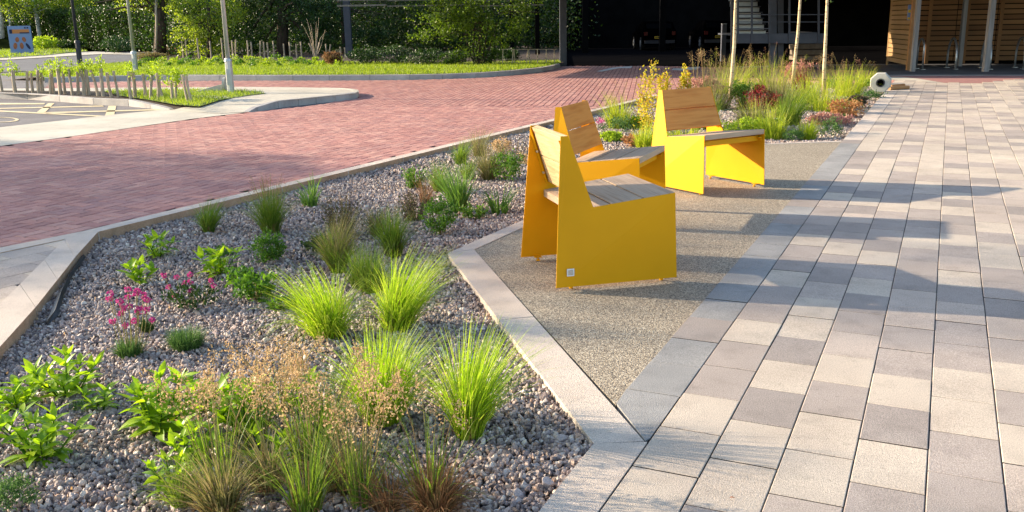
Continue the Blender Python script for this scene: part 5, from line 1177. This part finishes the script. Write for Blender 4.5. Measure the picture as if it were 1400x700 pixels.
# staircase with landing
A_ = gp(1066, 92, 0); Y0 = A_.y - .6; o = empty('steel_staircase', A_, 0, 'blue grey steel staircase and landing behind the birches', 'staircase')
def bar(x0, y0_, x1, y1_, w, name, m='darkmetal', Y=Y0, dy=.0, t=.05):
    a, c = atY(x0, y0_, Y), atY(x1, y1_, Y); a = a - A_; c = c - A_; s = MB(); d = (c - a); ln_ = d.length; an = math.atan2(d.z, d.x)
    n_ = Vector((-math.sin(an), 0, math.cos(an))) * w * mpp(atY(x0, y0_, Y)) / 2
    P = [a - n_, c - n_, c + n_, a + n_]; vs = [(p.x, p.y + q_ + dy, p.z) for q_ in (-t / 2, t / 2) for p in P]
    s.add(vs, [(0, 1, 2, 3), (7, 6, 5, 4), (0, 4, 5, 1), (1, 5, 6, 2), (2, 6, 7, 3), (3, 7, 4, 0)]); return s.build(name, M[m], o)
bar(1006, 52.5, 1128, 52.5, 13, 'landing_beam', 'bluegrey', t=.12); s = MB(); a_, c_ = atY(1006, 46.5, Y0) - A_, atY(1128, 46.5, Y0) - A_; s.box(((a_.x + c_.x) / 2, .75, a_.z - .02), (c_.x - a_.x, 1.5, .04)); s.build('landing', M['bluegrey'], o)
for i in range(9): bar(1009 + i * .9, 45.5 - 8.2 * i, 1050 + i * .6, 45.5 - 8.2 * i, 6.8, 'riser', 'greymetal', dy=.25 + .2 * i, t=.02); bar(1008 + i * .9, 41 - 8.2 * i, 1050 + i * .6, 41 - 8.2 * i, 1.4, 'tread', 'darkmetal', dy=.15 + .2 * i, t=.2)
for x in (1008, 1027, 1051, 1078, 1118): bar(x, 58, x, -10, 2.4, 'baluster', 'bluegrey', dy=-.07)
for y in (20, 30, 39): bar(1006, y, 1052, y, 1.3, 'handrail', 'bluegrey', dy=-.09)
for y in (20, 30): bar(1053, y, 1128, y, 1.2, 'handrail', 'bluegrey', dy=-.09)
for x, w in ((1004, 3), (1060, 9), (1070, 8)): bar(x, 93, x, -10, w, 'support_column', 'bluegrey' if w != 8 else 'darkmetal', dy=.25, t=.15)
for i, (y0_, y1_, w0) in enumerate(((82, 75.5, 0), (75, 67.5, 1), (67, 59.5, 0))):
    a, c = atY(1082 + w0, y0_, A_.y + 1.0), atY(1127 - w0, y1_, A_.y + 1.0); s = MB(); s.box(((a.x + c.x) / 2, a.y, (a.z + c.z) / 2), (c.x - a.x, .5, c.z - a.z)); props(s.build('stone_block', M['sandblock'], bevel=.02), '%s sand coloured block of the stack under the stair landing' % ['bottom', 'middle', 'top'][i], 'block', 'stacked blocks under the landing')

# cycle shelter
g0, g1 = gp(1212.5, 88.5, 0), gp(1241, 95, 0); sh = empty('cycle_shelter', g1, 0, 'timber slatted cycle shelter at the right edge', 'shelter'); So = sh.location
dv = (g1 - g0); L_ = dv.length; a_ = math.atan2(dv.y, dv.x)
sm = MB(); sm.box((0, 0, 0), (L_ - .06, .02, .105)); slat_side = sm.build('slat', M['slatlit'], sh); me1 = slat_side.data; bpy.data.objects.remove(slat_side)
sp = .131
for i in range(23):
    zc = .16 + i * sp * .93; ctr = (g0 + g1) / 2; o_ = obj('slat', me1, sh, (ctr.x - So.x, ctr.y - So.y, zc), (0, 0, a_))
def sbox(name, px, py, wpx, m, h=3.1, dpx=None, z0=-.05):
    q = gp(px, py, 0); k = mpp(q); s = MB(); s.box((q.x - So.x, q.y - So.y, h / 2 + z0), (wpx * k, (dpx or wpx) * k, h)); return s.build(name, M[m], sh)
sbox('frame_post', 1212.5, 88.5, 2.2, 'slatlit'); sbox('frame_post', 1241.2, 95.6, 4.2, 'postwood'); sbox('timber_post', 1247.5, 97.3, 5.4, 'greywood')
sbox('timber_post', 1311.5, 90, 5.2, 'greywood'); sbox('timber_post', 1347, 97.3, 6.8, 'greywood')
w0, w1 = gp(1249, 86.2, 0), gp(1470, 85.2, 0); wd_ = (w1 - w0); a2 = math.atan2(wd_.y, wd_.x); wn = wd_.normalized(); Lw = wd_.length
bay = Lw / 4; sm = MB(); sm.box((0, 0, 0), (bay - .02, .02, .112)); t_ = sm.build('slat', M['slat'], sh); me2 = t_.data; bpy.data.objects.remove(t_)
for bI in range(4):
    for i in range(18):
        ctr = w0 + wn * bay * (bI + .5); obj('slat', me2, sh, (ctr.x - So.x, ctr.y - So.y, .12 + i * .138), (0, random.uniform(-.002, .002), a2))
for px_ in (1266, 1318, 1364, 1411):
    u = (px_ - 1249) / 221; q = w0 + wd_ * u + Vector((0, -.03, 0)); s = MB(); s.box((q.x - So.x, q.y - So.y, 1.3), (.09, .05, 2.7), a2); s.build('wall_batten', M['slat'], sh)
s = MB(); c_ = (w0 + w1) / 2; s.box((c_.x - So.x + .3, c_.y - So.y - 1.7, 3.1), (Lw + 1.2, 4.4, .1), a2); s.build('roof', M['darkmetal'], sh)
s = MB(); s.box((c_.x - So.x, c_.y - So.y + .3, 1.5), (Lw + 1, .05, 3.1), a2); s.build('back_lining', M['black'], sh)
q = atY(1243, 17, g1.y - .06); s = MB(); s.box((q.x - So.x, q.y - So.y, q.z), (.075, .012, .36)); sg = s.build('notice', M['signblue'], sh)
s = MB(); s.box((q.x - So.x, q.y - So.y - .009, q.z + .03), (.055, .006, .07)); s.box((q.x - So.x, q.y - So.y - .009, q.z - .14), (.055, .006, .05)); s.build('notice_mark', M['signyellow'], sg)
# cycle stands
for i, (xa, ya, xb, yb, yt, lb) in enumerate(((1252.6, 94, 1261, 95.3, 57, 'leftmost cycle stand, right behind the first grey post'), (1294, 92.3, 1306, 94.8, 55.5, 'second cycle stand, left of the thin middle post'), (1340.6, 92.5, 1353, 95, 56, 'third cycle stand, straddling the thick grey post'), (1387, 92.2, 1399, 94.5, 54.5, 'rightmost cycle stand at the picture edge'))):
    a, c = gp(xa, ya, 0), gp(xb, yb, 0); h = .74; k = mpp(a); d = (c - a); L_ = d.length; o = empty('cycle_stand', a, 0, lb, 'cycle stand', 'steel cycle stands in the shelter')
    r = L_ / 2; pts_ = [Vector((0, 0, -.02)), Vector((0, 0, h - r))]
    for j in range(1, 8): t = math.pi * j / 8; pts_.append(Vector((d.x / L_ * (r - r * math.cos(t)), d.y / L_ * (r - r * math.cos(t)), h - r + r * math.sin(t))))
    pts_ += [Vector((d.x, d.y, h - r)), Vector((d.x, d.y, -.02))]; s = MB(); s.tube(pts_, 1.35 * k, 8); s.build('hoop', M['steel'], o, smooth=True)
    s = MB(); [s.box((q.x, q.y, .006), (.11, .11, .01)) for q in (Vector((0, 0, 0)), d)]; s.build('base_plates', M['steel'], o)
# paving around the far right: pale band, brick wedge
zpoly('crossing_slabs', [(1212, 109, -.002), (1292, 113.6, -.002), (1255, 107.4, -.002), (1232, 105.0, -.002), (1205, 104.6, -.002)], M['conc'])
zpoly('brick_apron', [(1216, 108, -.0045), (1290, 114.5, -.0045), (1342, 115, -.0045), (1420, 105, -.0045), (1420, 102.5, -.0045), (1225, 103.6, -.0045)], M['brick'])
zpoly('pale_channel', [(1215, 103.6, -.001), (1420, 103.4, -.001), (1420, 102.0, -.001), (1215, 102.4, -.001)], M['kerbgrey'])
# blue van glimpse behind the maple
q = gp(541, 66, 0); k = mpp(q); o = empty('parked_van', q, 0, 'pale blue vehicle glimpsed through the trees behind the deck post', 'van')
s = MB(); s.box((0, 1.6, .95), (1.4, 3.2, 1.3)); s.build('body', M['bluecar'], o, bevel=.08); s = MB(); s.box((0, -.02, 1.25), (1.1, .03, .4)); s.build('rear_window', M['glass'], o)
for sx in (-1, 1):
    s = MB(); s.tube([(sx * .55, .5, .3), (sx * .72, .5, .3)], .3, 14); s.build('wheel', M['tyre'], o)

# ------------------------------------------------------------------ the trees left of the picture, whose shade falls across the beds
def shade_tree(u, s_, cz, ru, rs, rz_, n, seed, label, clumps=70, leaf=.075):
    p = us(u, s_, 0); o = empty('street_tree', p, ang1, label, 'tree', 'trees standing left of the picture'); rg = np.random.default_rng(seed)
    s = MB(); s.tube([(0, 0, -.1), (.05, 0, cz * .5), (0, .05, cz)], [.16, .13, .06], 10); s.build('trunk', M['bark'], o, smooth=True)
    P, out = blob_pts(rg, n, (0, 0, cz), (ru, rs, rz_), shell=.25, clumps=clumps, csize=.16); V, Fq = leaves(rg, P, leaf, up=-.1, aspect=.65); obj('crown', mesh_np('crown', V, Fq, [M['treeleaf']]), o)
    s = MB()
    for i in range(12):
        a = rg.uniform(0, 6.28); s.tube([(0, 0, cz * rg.uniform(.55, .95)), (math.cos(a) * ru * .6, math.sin(a) * rs * .6, cz + rg.uniform(-.5, .6) * rz_)], [.05, .012], 5)
    s.build('branches', M['bark'], o)
shade_tree(-20, 6.9, 3.9, 2.0, 2.5, 1.8, 30000, 1, 'round crowned tree left of the picture beside the brick road')
shade_tree(-20.2, 5.1, 5.3, 1.6, 1.55, 2.1, 11500, 2, 'taller tree left of the picture nearer the camera', 120)
shade_tree(-19, 1.0, 5.4, 1.8, 1.8, 1.8, 2000, 3, 'thin crowned tree left of the camera', 40)
shade_tree(-18.3, 5.0, 3.7, 1.7, 2.3, 1.5, 24000, 4, 'low crowned tree left of the picture between the other two')
